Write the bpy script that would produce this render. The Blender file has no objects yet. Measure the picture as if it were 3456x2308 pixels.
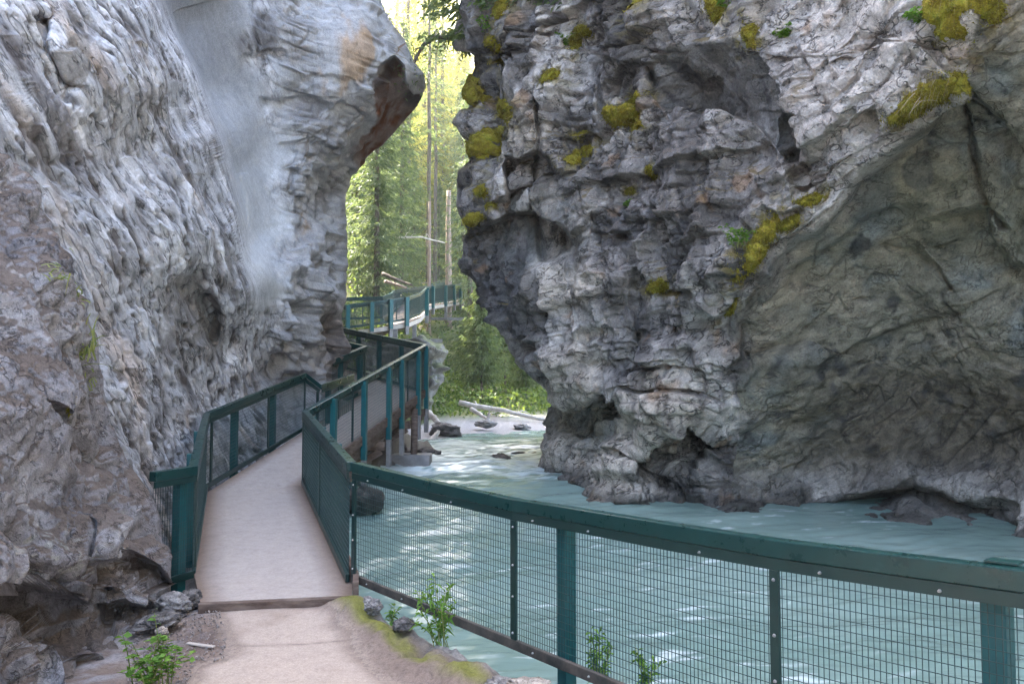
import bpy, bmesh, math, random
import numpy as np
from mathutils import Vector, Matrix

C = bpy.context.scene.collection
scene = bpy.context.scene
R = math.radians
EYE = 1.70                      # the eye is 1.7 m above the path
F = 2636.0                      # focal length in photo pixels (18 mm on a 23.6 mm wide sensor)
PITCH = math.atan((1290 - 1154) / F)

# ------------------------------------------------------------------ camera, sky, sun, exposure
cam_d = bpy.data.cameras.new("camera")
cam = bpy.data.objects.new("camera", cam_d)
C.objects.link(cam)
cam.location = (0, 0, EYE)
cam.rotation_euler = (R(90) + PITCH, 0, 0)
cam_d.sensor_width = 23.6
cam_d.lens = 23.6 * F / 3456
cam_d.clip_start = 0.05
cam_d.clip_end = 2000
scene.camera = cam

SUN_DIR = Vector((-0.46, 0.50, 0.73)).normalized()   # towards the sun: high over the left wall, ahead of the camera
SUN_EL = math.asin(SUN_DIR.z)
SUN_AZ = math.atan2(SUN_DIR.x, SUN_DIR.y)
world = bpy.data.worlds.new("World")
scene.world = world
world.use_nodes = True
wn = world.node_tree.nodes
sky = wn.new("ShaderNodeTexSky")
sky.sky_type = 'NISHITA'
sky.sun_disc = False
sky.sun_elevation = SUN_EL
sky.sun_rotation = SUN_AZ
sky.air_density = 1.0
sky.dust_density = 5.0
sky.ozone_density = 1.0
world.node_tree.links.new(sky.outputs[0], wn["Background"].inputs[0])
wn["Background"].inputs[1].default_value = 0.13
sun_d = bpy.data.lights.new("sun", 'SUN')
sun_d.energy = 4.0
sun_d.angle = R(0.5)
sun_d.color = (1.0, 0.93, 0.80)
sun = bpy.data.objects.new("sun", sun_d)
C.objects.link(sun)
sun.rotation_euler = SUN_DIR.to_track_quat('Z', 'Y').to_euler()
sun.location = (0, 0, 40)
scene.view_settings.view_transform = 'Standard'
scene.view_settings.look = 'None'
scene.view_settings.exposure = 3.62
scene.view_settings.gamma = 1.0
scene.cycles.max_bounces = 8
scene.cycles.diffuse_bounces = 4
scene.cycles.glossy_bounces = 3
scene.cycles.transmission_bounces = 4
scene.cycles.sample_clamp_indirect = 6
scene.cycles.use_denoising = True
scene.cycles.denoising_prefilter = 'NONE'
scene.cycles.volume_bounces = 1
scene.cycles.volume_step_rate = 4

# ------------------------------------------------------------------ helpers
cp_, sp_ = math.cos(PITCH), math.sin(PITCH)
def P(px, py, Y):
    """world point seen at photo pixel (px, py) at a distance of Y metres ahead of the camera"""
    a = (np.asarray(px, float) - 1728) / F
    b = (1154 - np.asarray(py, float)) / F
    y = cp_ - b * sp_
    z = sp_ + b * cp_
    k = np.asarray(Y, float) / y
    return np.stack(np.broadcast_arrays(a * k, y * k, z * k + EYE), -1)

def PV(px, py, Y):
    return Vector(P(px, py, Y).tolist())

def tag(o, label=None, cat=None, group=None, kind=None):
    if label: o['label'] = label
    if cat: o['category'] = cat
    if group: o['group'] = group
    if kind: o['kind'] = kind
    return o

def empty(name, loc=(0, 0, 0), rz=0.0):
    o = bpy.data.objects.new(name, None)
    o.empty_display_size = 0.2
    o.location = loc
    o.rotation_euler = (0, 0, rz)
    C.objects.link(o)
    return o

def np_mesh(name, V, Fc, mat=None, smooth=True, cols=None):
    """mesh from numpy arrays; Fc an (n,3) or (n,4) int array; cols an optional (nv,3) 'tone' colour per vertex"""
    V = np.ascontiguousarray(V, np.float32); Fc = np.ascontiguousarray(Fc, np.int32)
    m = bpy.data.meshes.new(name)
    n, k = Fc.shape
    m.vertices.add(len(V)); m.vertices.foreach_set("co", V.ravel())
    m.loops.add(n * k); m.loops.foreach_set("vertex_index", Fc.ravel())
    m.polygons.add(n); m.polygons.foreach_set("loop_start", np.arange(0, n * k, k, dtype=np.int32))
    m.polygons.foreach_set("loop_total", np.full(n, k, np.int32))
    m.polygons.foreach_set("use_smooth", np.full(n, bool(smooth)))
    m.update(calc_edges=True)
    if cols is not None:
        a = m.color_attributes.new("tone", 'FLOAT_COLOR', 'POINT')
        c4 = np.ones((len(V), 4), np.float32); c4[:, :cols.shape[1]] = cols
        a.data.foreach_set("color", c4.ravel())
    if mat: m.materials.append(mat)
    return m

def link(name, mesh, parent=None):
    o = bpy.data.objects.new(name, mesh)
    C.objects.link(o)
    if parent: o.parent = parent
    return o

def grid_faces(nv, nu, flip=False):
    i = np.arange(nv - 1)[:, None] * nu + np.arange(nu - 1)[None, :]
    q = np.stack([i, i + 1, i + nu + 1, i + nu], -1).reshape(-1, 4)
    return q[:, ::-1] if flip else q

class MB:
    """collects boxes, bars and tubes; build() links them as ONE mesh object"""
    def __init__(s): s.v = []; s.f = []
    def add(s, vs, fs):
        b = len(s.v); s.v += [tuple(x) for x in vs]; s.f += [tuple(i + b for i in f) for f in fs]
    def box8(s, c):
        s.add(c, [(0, 3, 2, 1), (4, 5, 6, 7), (0, 1, 5, 4), (1, 2, 6, 5), (2, 3, 7, 6), (3, 0, 4, 7)])
    def bar(s, p0, p1, w, h, up=(0, 0, 1), off=(0, 0, 0)):
        """bar from p0 to p1, w wide sideways, h along up, centred"""
        p0 = Vector(p0) + Vector(off); p1 = Vector(p1) + Vector(off)
        d = (p1 - p0).normalized(); u = Vector(up)
        sd = d.cross(u)
        if sd.length < 1e-5: sd = d.cross(Vector((1, 0, 0)))
        sd.normalize(); u = sd.cross(d).normalized()
        a = sd * (w / 2); b = u * (h / 2)
        s.box8([p0 - a - b, p0 + a - b, p0 + a + b, p0 - a + b, p1 - a - b, p1 + a - b, p1 + a + b, p1 - a + b])
    def vbar(s, p0, p1, ax, w, t):
        """upright bar from p0 to p1 whose wide side w runs along the horizontal axis ax, t thick"""
        p0 = Vector(p0); p1 = Vector(p1); ax = Vector(ax).normalized()
        n = Vector((0, 0, 1)).cross(ax).normalized()
        a = ax * (w / 2); b = n * (t / 2)
        s.box8([p0 - a - b, p0 + a - b, p0 + a + b, p0 - a + b, p1 - a - b, p1 + a - b, p1 + a + b, p1 - a + b])
    def tube(s, pts, rad, n=7, cap=True):
        pts = [Vector(p) for p in pts]
        if not hasattr(rad, '__len__'): rad = [rad] * len(pts)
        vs = []; prev = None
        for i, p in enumerate(pts):
            d = (pts[min(i + 1, len(pts) - 1)] - pts[max(i - 1, 0)]).normalized()
            if prev is None:
                x = d.orthogonal().normalized()
            else:
                x = (prev - d * prev.dot(d)).normalized()
            prev = x; y = d.cross(x)
            for k in range(n):
                a = 2 * math.pi * k / n
                vs.append(p + (x * math.cos(a) + y * math.sin(a)) * rad[i])
        fs = []
        for i in range(len(pts) - 1):
            for k in range(n):
                fs.append((i * n + k, i * n + (k + 1) % n, (i + 1) * n + (k + 1) % n, (i + 1) * n + k))
        if cap:
            fs.append(tuple(range(n - 1, -1, -1))); fs.append(tuple((len(pts) - 1) * n + k for k in range(n)))
        s.add(vs, fs)
    def build(s, name, mat, parent=None, smooth=False, bevel=0.0):
        m = bpy.data.meshes.new(name)
        m.from_pydata(s.v, [], s.f)
        if smooth:
            for p in m.polygons: p.use_smooth = True
        m.materials.append(mat); m.update()
        o = link(name, m, parent)
        if bevel:
            b = o.modifiers.new("bevel", 'BEVEL'); b.width = bevel; b.segments = 2; b.limit_method = 'ANGLE'
        return o

# ------------------------------------------------------------------ numpy noise
_M = np.uint32
def _hash(ix, iy, iz, seed):
    h = ix.astype(np.uint32) * _M(374761393) + iy.astype(np.uint32) * _M(668265263) + iz.astype(np.uint32) * _M(2147483647 - 3571) + _M((seed * 974711 + 12345) & 0xffffffff)
    h = (h ^ (h >> _M(13))) * _M(1274126177)
    h = (h ^ (h >> _M(15))) * _M(2246822519)
    return h ^ (h >> _M(16))
_rs = np.random.RandomState(5)
_G = _rs.normal(size=(256, 3)).astype(np.float32)
_G /= np.linalg.norm(_G, axis=1)[:, None]
def hash01(ix, iy, iz=0, seed=0):
    z = np.zeros_like(ix) if np.isscalar(iz) else iz
    return (_hash(ix.astype(np.int64), iy.astype(np.int64), z.astype(np.int64), seed) & _M(0xffffff)).astype(np.float32) / 16777216.0
def noise(p, seed=0):
    """gradient noise, about -1..1"""
    p = p.astype(np.float32)
    i = np.floor(p).astype(np.int64); f = p - i
    u = f * f * f * (f * (f * 6 - 15) + 10)
    out = 0
    for dx in (0, 1):
        for dy in (0, 1):
            for dz in (0, 1):
                g = _G[_hash(i[..., 0] + dx, i[..., 1] + dy, i[..., 2] + dz, seed) & _M(255)]
                d = g[..., 0] * (f[..., 0] - dx) + g[..., 1] * (f[..., 1] - dy) + g[..., 2] * (f[..., 2] - dz)
                w = (u[..., 0] if dx else 1 - u[..., 0]) * (u[..., 1] if dy else 1 - u[..., 1]) * (u[..., 2] if dz else 1 - u[..., 2])
                out = out + w * d
    return out * 1.5
def fbm(p, octv=4, seed=0, gain=0.5, lac=2.03):
    a, s, t = 1.0, 0.0, 0.0
    for k in range(octv):
        s = s + a * noise(p, seed + k * 17); t += a; a *= gain; p = p * lac
    return s / t
def ridged(p, octv=4, seed=0, gain=0.55, lac=2.1):
    a, s, t = 1.0, 0.0, 0.0
    for k in range(octv):
        s = s + a * (1 - np.abs(noise(p, seed + k * 13)) * 1.6); t += a; a *= gain; p = p * lac
    return s / t
def worley(p, seed=0):
    p = p.astype(np.float32)
    i = np.floor(p).astype(np.int64)
    f1 = np.full(p.shape[:-1], 9.0, np.float32); f2 = f1.copy(); cid = np.zeros(p.shape[:-1], np.float32)
    for dx in (-1, 0, 1):
        for dy in (-1, 0, 1):
            for dz in (-1, 0, 1):
                c = i + np.array([dx, dy, dz])
                h = _hash(c[..., 0], c[..., 1], c[..., 2], seed)
                q = np.stack([(h & _M(1023)), (h >> _M(10)) & _M(1023), (h >> _M(20)) & _M(1023)], -1).astype(np.float32) / 1023.0
                d = np.linalg.norm(c + q - p, axis=-1)
                n = d < f1
                f2 = np.where(n, f1, np.minimum(f2, d)); f1 = np.where(n, d, f1)
                cid = np.where(n, (h & _M(0xffff)).astype(np.float32) / 65535.0, cid)
    return f1, f2, cid
def facet(p, seed=0, tilt=0.85):
    """angular facets: every cell its own tilted plane and its own step"""
    p = p.astype(np.float32)
    i = np.floor(p).astype(np.int64)
    f1 = np.full(p.shape[:-1], 9.0, np.float32); out = np.zeros_like(f1)
    for dx in (-1, 0, 1):
        for dy in (-1, 0, 1):
            for dz in (-1, 0, 1):
                c = i + np.array([dx, dy, dz])
                h = _hash(c[..., 0], c[..., 1], c[..., 2], seed)
                q = p - c - np.stack([(h & _M(1023)), (h >> _M(10)) & _M(1023), (h >> _M(20)) & _M(1023)], -1).astype(np.float32) / 1023.0
                d = np.einsum('...k,...k->...', q, q)
                v = np.einsum('...k,...k->...', q, _G[(h >> _M(7)) & _M(255)]) * tilt + ((h >> _M(3)) & _M(255)).astype(np.float32) / 255.0 * 0.36 - 0.18
                m = d < f1
                f1 = np.where(m, d, f1); out = np.where(m, v, out)
    return out
_RM = [np.linalg.qr(np.random.RandomState(40 + k).normal(size=(3, 3)))[0].astype(np.float32) for k in range(8)]
def plate(p, seed=0):
    """piecewise flat noise, -1..1: continuous, with sharp creases like split stone"""
    p = p.astype(np.float32) @ _RM[seed % 8]
    i = np.floor(p).astype(np.int64); f = p - i
    o = np.argsort(-f, axis=-1); fs = np.take_along_axis(f, o, -1)
    w = [1 - fs[..., 0], fs[..., 0] - fs[..., 1], fs[..., 1] - fs[..., 2], fs[..., 2]]
    c = i.copy(); out = 0
    for k in range(4):
        if k: np.put_along_axis(c, o[..., k - 1:k], np.take_along_axis(c, o[..., k - 1:k], -1) + 1, -1)
        out = out + w[k] * ((_hash(c[..., 0], c[..., 1], c[..., 2], seed) & _M(0xffff)).astype(np.float32) / 32767.5 - 1)
    return out
def plates(p, octv, seed, gain=0.48, lac=2.1):
    a, s, t = 1.0, 0.0, 0.0
    for k in range(octv):
        s = s + a * plate(p, seed + k * 3); t += a; a *= gain; p = p * lac
    return s / t
def sstep(a, b, x):
    t = np.clip((x - a) / (b - a), 0, 1); return t * t * (3 - 2 * t)
def unit(v):
    v = np.asarray(v, float); return v / np.linalg.norm(v)
def stretch(p, d, k):
    """squeeze space along d by k, so that noise there is drawn out k times along d"""
    d = unit(d).astype(np.float32); t = p @ d
    return p + (t * (1.0 / k - 1.0))[..., None] * d
def strata(p, nrm, thick, width, seed, warp=0.35, wfreq=0.5):
    """broken beds: (offset 0..1 of the block a point lies in, distance to its bed joint 0..0.5)"""
    n = unit(nrm); a = unit(np.cross(n, [0.3, 1.0, 0.1])); b = np.cross(n, a)
    w = fbm(p * wfreq, 3, seed + 3)
    s = p @ n / thick + warp * w / thick * 0.6 + 0.12 * noise(p * 3.1, seed + 9)
    lay = np.floor(s); f = s - lay
    hl = hash01(lay, lay * 0 + 7, seed=seed)
    ww = width * (0.6 + 0.9 * hl)
    u = (p @ a) / ww + hl * 31 + 0.22 * noise(p * 1.3, seed + 4); v = (p @ b) / ww + hl * 57 + 0.22 * noise(p * 1.3, seed + 5)
    off = 0.55 * hash01(lay, np.floor(u), np.floor(v), seed + 1) + 0.45 * hl
    fu = u - np.floor(u); fv = v - np.floor(v)
    j = np.minimum(np.minimum(f, 1 - f) * thick, np.minimum(np.minimum(fu, 1 - fu), np.minimum(fv, 1 - fv)) * ww)
    return off, j
def thread(p, d, k, freq, seed, wid=0.10):
    """thin broken lines drawn out along d: 1 on a line"""
    q = stretch(p, d, k) * freq
    return np.exp(-(noise(q, seed) / wid) ** 2) * sstep(-0.05, 0.25, noise(q * np.array([.6, .6, .6]) + 5, seed + 1)) * sstep(-0.2, 0.2, noise(p * freq * 0.6, seed + 2))
def tps(pts, smooth=1e-3):
    """thin plate spline through (px, py, value)"""
    pts = np.asarray(pts, float); x = pts[:, :2] / 1000.0; y = pts[:, 2]
    d = np.linalg.norm(x[:, None] - x[None], axis=2)
    K = np.where(d > 0, d * d * np.log(d + 1e-12), 0) + np.eye(len(x)) * smooth
    Pm = np.hstack([np.ones((len(x), 1)), x])
    A = np.block([[K, Pm], [Pm.T, np.zeros((3, 3))]])
    w = np.linalg.solve(A, np.concatenate([y, np.zeros(3)]))
    def f(px, py):
        qx = np.asarray(px, float) / 1000; qy = np.asarray(py, float) / 1000
        out = w[-3] + w[-2] * qx + w[-1] * qy
        for k in range(len(x)):
            r2 = (qx - x[k, 0]) ** 2 + (qy - x[k, 1]) ** 2
            out = out + w[k] * 0.5 * r2 * np.log(r2 + 1e-12)
        return out
    return f
def sdist(px, py, line):
    """signed distance in photo pixels to a polyline (positive on its right-hand side as drawn, y down) and position along it 0..1"""
    best = np.full(np.shape(px), 1e9); sg = np.zeros(np.shape(px)); tt = np.zeros(np.shape(px))
    L = np.asarray(line, float); seg = np.linalg.norm(L[1:] - L[:-1], axis=1); tot = seg.sum(); acc = 0
    for (x0, y0), (x1, y1), l in zip(L[:-1], L[1:], seg):
        ux, uy = (x1 - x0) / l, (y1 - y0) / l
        t = np.clip((px - x0) * ux + (py - y0) * uy, 0, l)
        dx = px - x0 - ux * t; dy = py - y0 - uy * t
        d = np.hypot(dx, dy); s = np.sign(ux * dy - uy * dx)
        m = d < best
        best = np.where(m, d, best); sg = np.where(m, s, sg); tt = np.where(m, (acc + t) / tot, tt); acc += l
    return best * np.where(sg == 0, 1, sg), tt
def blob(px, py, cx, cy, rx, ry, ang=0.0, soft=0.5):
    """soft ellipse in photo pixels, 1 inside"""
    c, s = math.cos(R(ang)), math.sin(R(ang))
    dx, dy = px - cx, py - cy
    r = np.sqrt(((dx * c + dy * s) / rx) ** 2 + ((-dx * s + dy * c) / ry) ** 2)
    return 1 - sstep(1 - soft, 1 + soft, r)

# ------------------------------------------------------------------ materials
def new_mat(name):
    m = bpy.data.materials.new(name); m.use_nodes = True
    nt = m.node_tree; b = nt.nodes["Principled BSDF"]
    return m, nt, b
def ramp(nt, fac, stops):
    r = nt.nodes.new("ShaderNodeValToRGB")
    el = r.color_ramp.elements
    while len(el) < len(stops): el.new(0.5)
    for e, (pos, col) in zip(el, stops):
        e.position = pos; e.color = (*col, 1)
    nt.links.new(fac, r.inputs[0]); return r.outputs[0]
def tex_noise(nt, scale, detail=6, rough=0.6, vec=None, dist=0.0):
    n = nt.nodes.new("ShaderNodeTexNoise")
    n.inputs["Scale"].default_value = scale; n.inputs["Detail"].default_value = detail
    n.inputs["Roughness"].default_value = rough; n.inputs["Distortion"].default_value = dist
    if vec is not None: nt.links.new(vec, n.inputs["Vector"])
    return n.outputs["Fac"]
def obj_co(nt, scale=None):
    t = nt.nodes.new("ShaderNodeTexCoord").outputs["Object"]
    if scale is None: return t
    m = nt.nodes.new("ShaderNodeMapping"); m.inputs["Scale"].default_value = scale
    nt.links.new(t, m.inputs[0]); return m.outputs[0]
def mixc(nt, mode, fac, a, b):
    m = nt.nodes.new("ShaderNodeMix"); m.data_type = 'RGBA'; m.blend_type = mode
    for sock, v in ((m.inputs[0], fac), (m.inputs[6], a), (m.inputs[7], b)):
        if hasattr(v, 'links') or hasattr(v, 'is_linked'): nt.links.new(v, sock)
        elif isinstance(v, (int, float)): sock.default_value = v
        else: sock.default_value = (*v, 1)
    return m.outputs[2]
def bump(nt, b, h, strength=0.5, dist=0.02):
    n = nt.nodes.new("ShaderNodeBump"); n.inputs["Strength"].default_value = strength; n.inputs["Distance"].default_value = dist
    nt.links.new(h, n.inputs["Height"]); nt.links.new(n.outputs[0], b.inputs["Normal"])

def stretched(nt, vec, d, k):
    """node version of stretch(): patterns drawn out k times along d"""
    d = Vector(d).normalized()
    dt = nt.nodes.new("ShaderNodeVectorMath"); dt.operation = 'DOT_PRODUCT'; nt.links.new(vec, dt.inputs[0]); dt.inputs[1].default_value = d
    sc = nt.nodes.new("ShaderNodeVectorMath"); sc.operation = 'SCALE'; sc.inputs[0].default_value = d * (1.0 / k - 1.0); nt.links.new(dt.outputs["Value"], sc.inputs["Scale"])
    ad = nt.nodes.new("ShaderNodeVectorMath"); ad.operation = 'ADD'; nt.links.new(vec, ad.inputs[0]); nt.links.new(sc.outputs[0], ad.inputs[1])
    return ad.outputs[0]
def mathn(nt, op, a, b_=0.0, c=0.0):
    m = nt.nodes.new("ShaderNodeMath"); m.operation = op
    for k, v in enumerate((a, b_, c)):
        if hasattr(v, 'is_linked'): nt.links.new(v, m.inputs[k])
        else: m.inputs[k].default_value = v
    return m.outputs[0]
def mat_rock(name, fine=14.0, contrast=0.5, bstr=0.6, bdist=0.03, rough=0.85, grain=None, k=3.0, cracks=0.0, speck=0.5):
    """rock: tone attribute x grain noise x thin broken cracks that follow the grain direction"""
    m, nt, b = new_mat(name)
    at = nt.nodes.new("ShaderNodeAttribute"); at.attribute_name = "tone"
    co = obj_co(nt)
    sc = stretched(nt, co, grain, k) if grain is not None else co
    soft = mathn(nt, 'MULTIPLY_ADD', at.outputs["Alpha"], 0.7, 0.3)
    n1 = tex_noise(nt, fine, 9, 0.74, sc, 0.4)
    g = ramp(nt, n1, [(0.30, (1 - contrast,) * 3), (0.48, (1, 1, 1)), (0.72, (1 + contrast * 0.75,) * 3)])
    c = mixc(nt, 'MULTIPLY', soft, at.outputs["Color"], g)
    n2 = tex_noise(nt, fine * 4.5, 5, 0.75, co)
    g2 = ramp(nt, n2, [(0.3, (1 - speck * .6,) * 3), (0.7, (1 + speck * .5,) * 3)])
    c = mixc(nt, 'MULTIPLY', 1.0, c, g2)
    hgt = mathn(nt, 'MULTIPLY_ADD', n2, 0.35, n1)
    if cracks:
        lines = None
        for f, w, thr in ((fine * 0.35, 0.020, 0.50), (fine * 0.9, 0.026, 0.52)):
            a = tex_noise(nt, f, 3, 0.6, sc, 0.25)
            l = mathn(nt, 'ABSOLUTE', mathn(nt, 'SUBTRACT', a, 0.5))
            l = mathn(nt, 'SUBTRACT', 1.0, mathn(nt, 'DIVIDE', l, w)); l = mathn(nt, 'MAXIMUM', l, 0.0)
            msk = ramp(nt, tex_noise(nt, f * 0.7, 2, 0.5, co), [(thr - 0.03, (0, 0, 0)), (thr + 0.06, (1, 1, 1))])
            l = mathn(nt, 'MULTIPLY', l, msk)
            lines = l if lines is None else mathn(nt, 'MAXIMUM', lines, l)
        lines = mathn(nt, 'MULTIPLY', lines, at.outputs["Alpha"])
        c = mixc(nt, 'MIX', mathn(nt, 'MULTIPLY', lines, cracks), c, (0.035, 0.030, 0.028))
        hgt = mathn(nt, 'MULTIPLY_ADD', lines, -0.8, hgt)
    nt.links.new(c, b.inputs["Base Color"])
    b.inputs["Roughness"].default_value = rough
    b.inputs["Specular IOR Level"].default_value = 0.25
    bump(nt, b, hgt, bstr, bdist)
    return m
def mat_plain(name, c1, c2, scale=6, rough=0.6, bstr=0.0, spec=0.3, metal=0.0, vec_scale=None, bdist=0.01, lo=0.35, hi=0.65):
    m, nt, b = new_mat(name)
    co = obj_co(nt, vec_scale)
    n = tex_noise(nt, scale, 8, 0.65, co)
    nt.links.new(ramp(nt, n, [(lo, c1), (hi, c2)]), b.inputs["Base Color"])
    b.inputs["Roughness"].default_value = rough; b.inputs["Specular IOR Level"].default_value = spec; b.inputs["Metallic"].default_value = metal
    if bstr: bump(nt, b, n, bstr, bdist)
    return m
def mat_leaf(name, c1, c2, trans=0.35, rough=0.55):
    """foliage: every leaf its own tone, a share of the light passes through it"""
    m, nt, b = new_mat(name)
    g = nt.nodes.new("ShaderNodeNewGeometry")
    col = ramp(nt, g.outputs["Random Per Island"], [(0.0, c1), (1.0, c2)])
    nt.links.new(col, b.inputs["Base Color"]); b.inputs["Roughness"].default_value = rough
    b.inputs["Specular IOR Level"].default_value = 0.2
    t = nt.nodes.new("ShaderNodeBsdfTranslucent"); nt.links.new(mixc(nt, 'MULTIPLY', 1.0, col, (1.5, 1.45, 0.7)), t.inputs[0])
    mx = nt.nodes.new("ShaderNodeMixShader"); mx.inputs[0].default_value = trans
    nt.links.new(b.outputs[0], mx.inputs[1]); nt.links.new(t.outputs[0], mx.inputs[2])
    nt.links.new(mx.outputs[0], nt.nodes["Material Output"].inputs[0])
    return m
def mat_paint(name, col, rough=0.42):
    """painted steel, slightly scuffed and dusty"""
    m, nt, b = new_mat(name)
    co = obj_co(nt)
    n = tex_noise(nt, 9, 6, 0.7, co)
    nt.links.new(ramp(nt, n, [(0.3, tuple(x * 0.75 for x in col)), (0.62, col), (0.8, tuple(x * 1.15 + 0.02 for x in col))]), b.inputs["Base Color"])
    r = nt.nodes.new("ShaderNodeMath"); r.operation = 'MULTIPLY_ADD'; nt.links.new(n, r.inputs[0]); r.inputs[1].default_value = 0.35; r.inputs[2].default_value = rough - 0.17
    nt.links.new(r.outputs[0], b.inputs["Roughness"])
    b.inputs["Specular IOR Level"].default_value = 0.5
    return m
# ------------------------------------------------------------------ rock faces
def rows(fine, top=-3000, bottom=2000, lo=-40, hi=1960):
    a = list(np.arange(lo, hi, fine))
    y = lo; st = fine; up = []
    while y > top:
        st = min(st * 1.12, 120); y -= st; up.append(y)
    y = hi; st = fine; dn = []
    while y < bottom:
        y += st; st *= 1.1; dn.append(y)
    return np.array(up[::-1] + a + dn)
WARM = np.array([1.07, 1.0, 0.92], np.float32)
def with_cracks(c, a, warm=WARM):
    return np.concatenate([np.clip(c * warm, 0.012, 0.8), np.asarray(a, np.float32)[..., None]], -1)
def cliff(name, side, sil, depth, py, fine, pmax, inframe, steps, disp, tone, mat, round_w=80, round_d=1.0, wrap=8.0, back=None, nwrap=26):
    """a rock face: photo-pixel rows and columns turned into points of the world by a depth function, wrapped round behind its edge"""
    sx = np.interp(py, [s[1] for s in sil], [s[0] for s in sil])
    span = inframe
    s = list(np.arange(0, span, fine)); st = fine; v = span
    while v < pmax:
        s.append(v); st = min(st * 1.12, 150); v += st
    s = np.array(s)
    PY = np.repeat(py[:, None], len(s), 1)
    PX = sx[:, None] + side * s[None]
    Y = depth(PX, PY)
    for line, amp, sharp, fade, ends in steps:
        d, t = sdist(PX, PY, line)
        e = sstep(0, ends, t) * sstep(0, ends, 1 - t) if ends else 1.0
        if fade > 0: Y = Y + amp * e * sstep(0, sharp, d) * (1 - sstep(sharp, fade, d))
        else: Y = Y + amp * e * np.exp(-(d / sharp) ** 2)
    t = np.clip(1 - s / round_w, 0, 1)
    Y = Y + (round_d * (1 - np.sqrt(np.clip(1 - t * t, 0, 1))))[None]
    # behind the edge
    k = np.arange(nwrap, 0, -1)
    Yw = Y[:, :1] + wrap * (k / nwrap) ** 1.4
    PXw = PX[:, :1] + side * (4 * k + 30 * (k / nwrap) ** 2)
    PX2 = np.hstack([PXw, PX]); PY2 = np.hstack([np.repeat(py[:, None], nwrap, 1), PY])
    Pt = P(PX2, PY2, np.hstack([Yw, Y]))
    if back is not None:      # the face goes on past the camera
        e = Pt[:, -1:, :]; m = np.linspace(0, 1, 26)[1:] ** 1.3
        tgt = np.concatenate([np.full_like(e[..., :1], back[0]) + 0.35 * (e[..., :1] - e[..., :1].mean()) + side * 0.25 * np.clip(e[..., 2:] - 3, 0, 30), np.full_like(e[..., 1:2], back[1]), e[..., 2:]], -1)
        ext = e * (1 - m[None, :, None]) + tgt * m[None, :, None]
        Pt = np.concatenate([Pt, ext], 1)
        PX2 = np.hstack([PX2, np.repeat(PX2[:, -1:], 25, 1)]); PY2 = np.hstack([PY2, np.repeat(PY2[:, -1:], 25, 1)])
    gu = np.gradient(Pt, axis=1); gv = np.gradient(Pt, axis=0)
    n = np.cross(gu, gv); n /= np.linalg.norm(n, axis=-1)[..., None] + 1e-12
    if (n[..., 1].mean() > 0): n = -n
    for _ in range(10):          # soften the directions the detail is pushed in, so that it does not comb out on steep edges
        for ax in (0, 1):
            q = np.pad(n, [(2, 2) if a == ax else (0, 0) for a in range(3)], mode='edge')
            sl = lambda k: q[k:k + n.shape[0]] if ax == 0 else q[:, k:k + n.shape[1]]
            n = (sl(0) + sl(1) + sl(2) + sl(3) + sl(4)) / 5
    n /= np.linalg.norm(n, axis=-1)[..., None] + 1e-12
    Q = Pt.astype(np.float32)
    off = disp(Q, PX2, PY2, n)
    for _ in range(1):          # a joint is a steep face a few grid cells wide, not a cliff between two of them
        q = np.pad(off, 1, mode='edge'); off = (q[:-2] + 2 * q[1:-1] + q[2:])[:, 1:-1] / 4
        q = np.pad(off, 1, mode='edge'); off = (q[:, :-2] + 2 * q[:, 1:-1] + q[:, 2:])[1:-1] / 4
    lu = np.linalg.norm(np.gradient(Pt, axis=1), axis=-1); lv = np.linalg.norm(np.gradient(Pt, axis=0), axis=-1)
    lim = 3.2 * fine * np.abs(Pt[..., 1]) / F
    off = off * (0.12 + 0.88 * np.clip(lim / np.maximum(np.maximum(lu, lv), 1e-6), 0, 1))
    Pd = Pt + n * off[..., None]
    gu = np.gradient(Pd, axis=1); gv = np.gradient(Pd, axis=0)
    n2 = np.cross(gu, gv); n2 /= np.linalg.norm(n2, axis=-1)[..., None] + 1e-12
    if (n2[..., 1].mean() > 0): n2 = -n2
    col = tone(Q, PX2, PY2, n2, off)
    nv, nu = PX2.shape
    m = np_mesh(name, Pd.reshape(-1, 3), grid_faces(nv, nu), mat, True, col.reshape(-1, col.shape[-1]))
    o = link(name, m)
    tag(o, kind='structure')
    return dict(obj=o, P=Pd, n=n2, px=PX2, py=PY2)
def on(s, px, py):
    """point and normal of a rock face at a photo pixel"""
    d = (s['px'] - px) ** 2 + (s['py'] - py) ** 2
    i = np.unravel_index(np.argmin(d), d.shape)
    return Vector(s['P'][i].tolist()), Vector(s['n'][i].tolist()), i
def lerp(a, b, t):
    return a + (np.asarray(b, np.float32) - a) * t[..., None]

def water_z(Y):
    """height of the river above the path datum: it falls towards the camera"""
    Y = np.asarray(Y, float)
    return EYE - 1.75 - 0.6 * np.clip((14 - Y) / 6, 0, 1) + 0.008 * np.clip(Y - 14, 0, 20)

M_rock_r = mat_rock("dark_limestone", 8, 0.55, 0.9, 0.05, grain=tuple(unit(np.cross([-0.42, 0.15, 0.88], [0.4, -0.9, 0.1]))), k=3.0, cracks=0.7, speck=0.55)
M_rock_l = mat_rock("pale_limestone", 9, 0.5, 0.8, 0.03, grain=tuple(unit(P(560, 960, 9.4) - P(300, 430, 7.9))), k=5.0, cracks=0.6, speck=0.4)
M_rock_n = mat_rock("brown_grey_limestone", 22, 0.5, 0.9, 0.02, grain=tuple(unit(P(560, 960, 9.4) - P(300, 430, 7.9))), k=2.0, cracks=0.5, speck=0.6)

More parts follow.
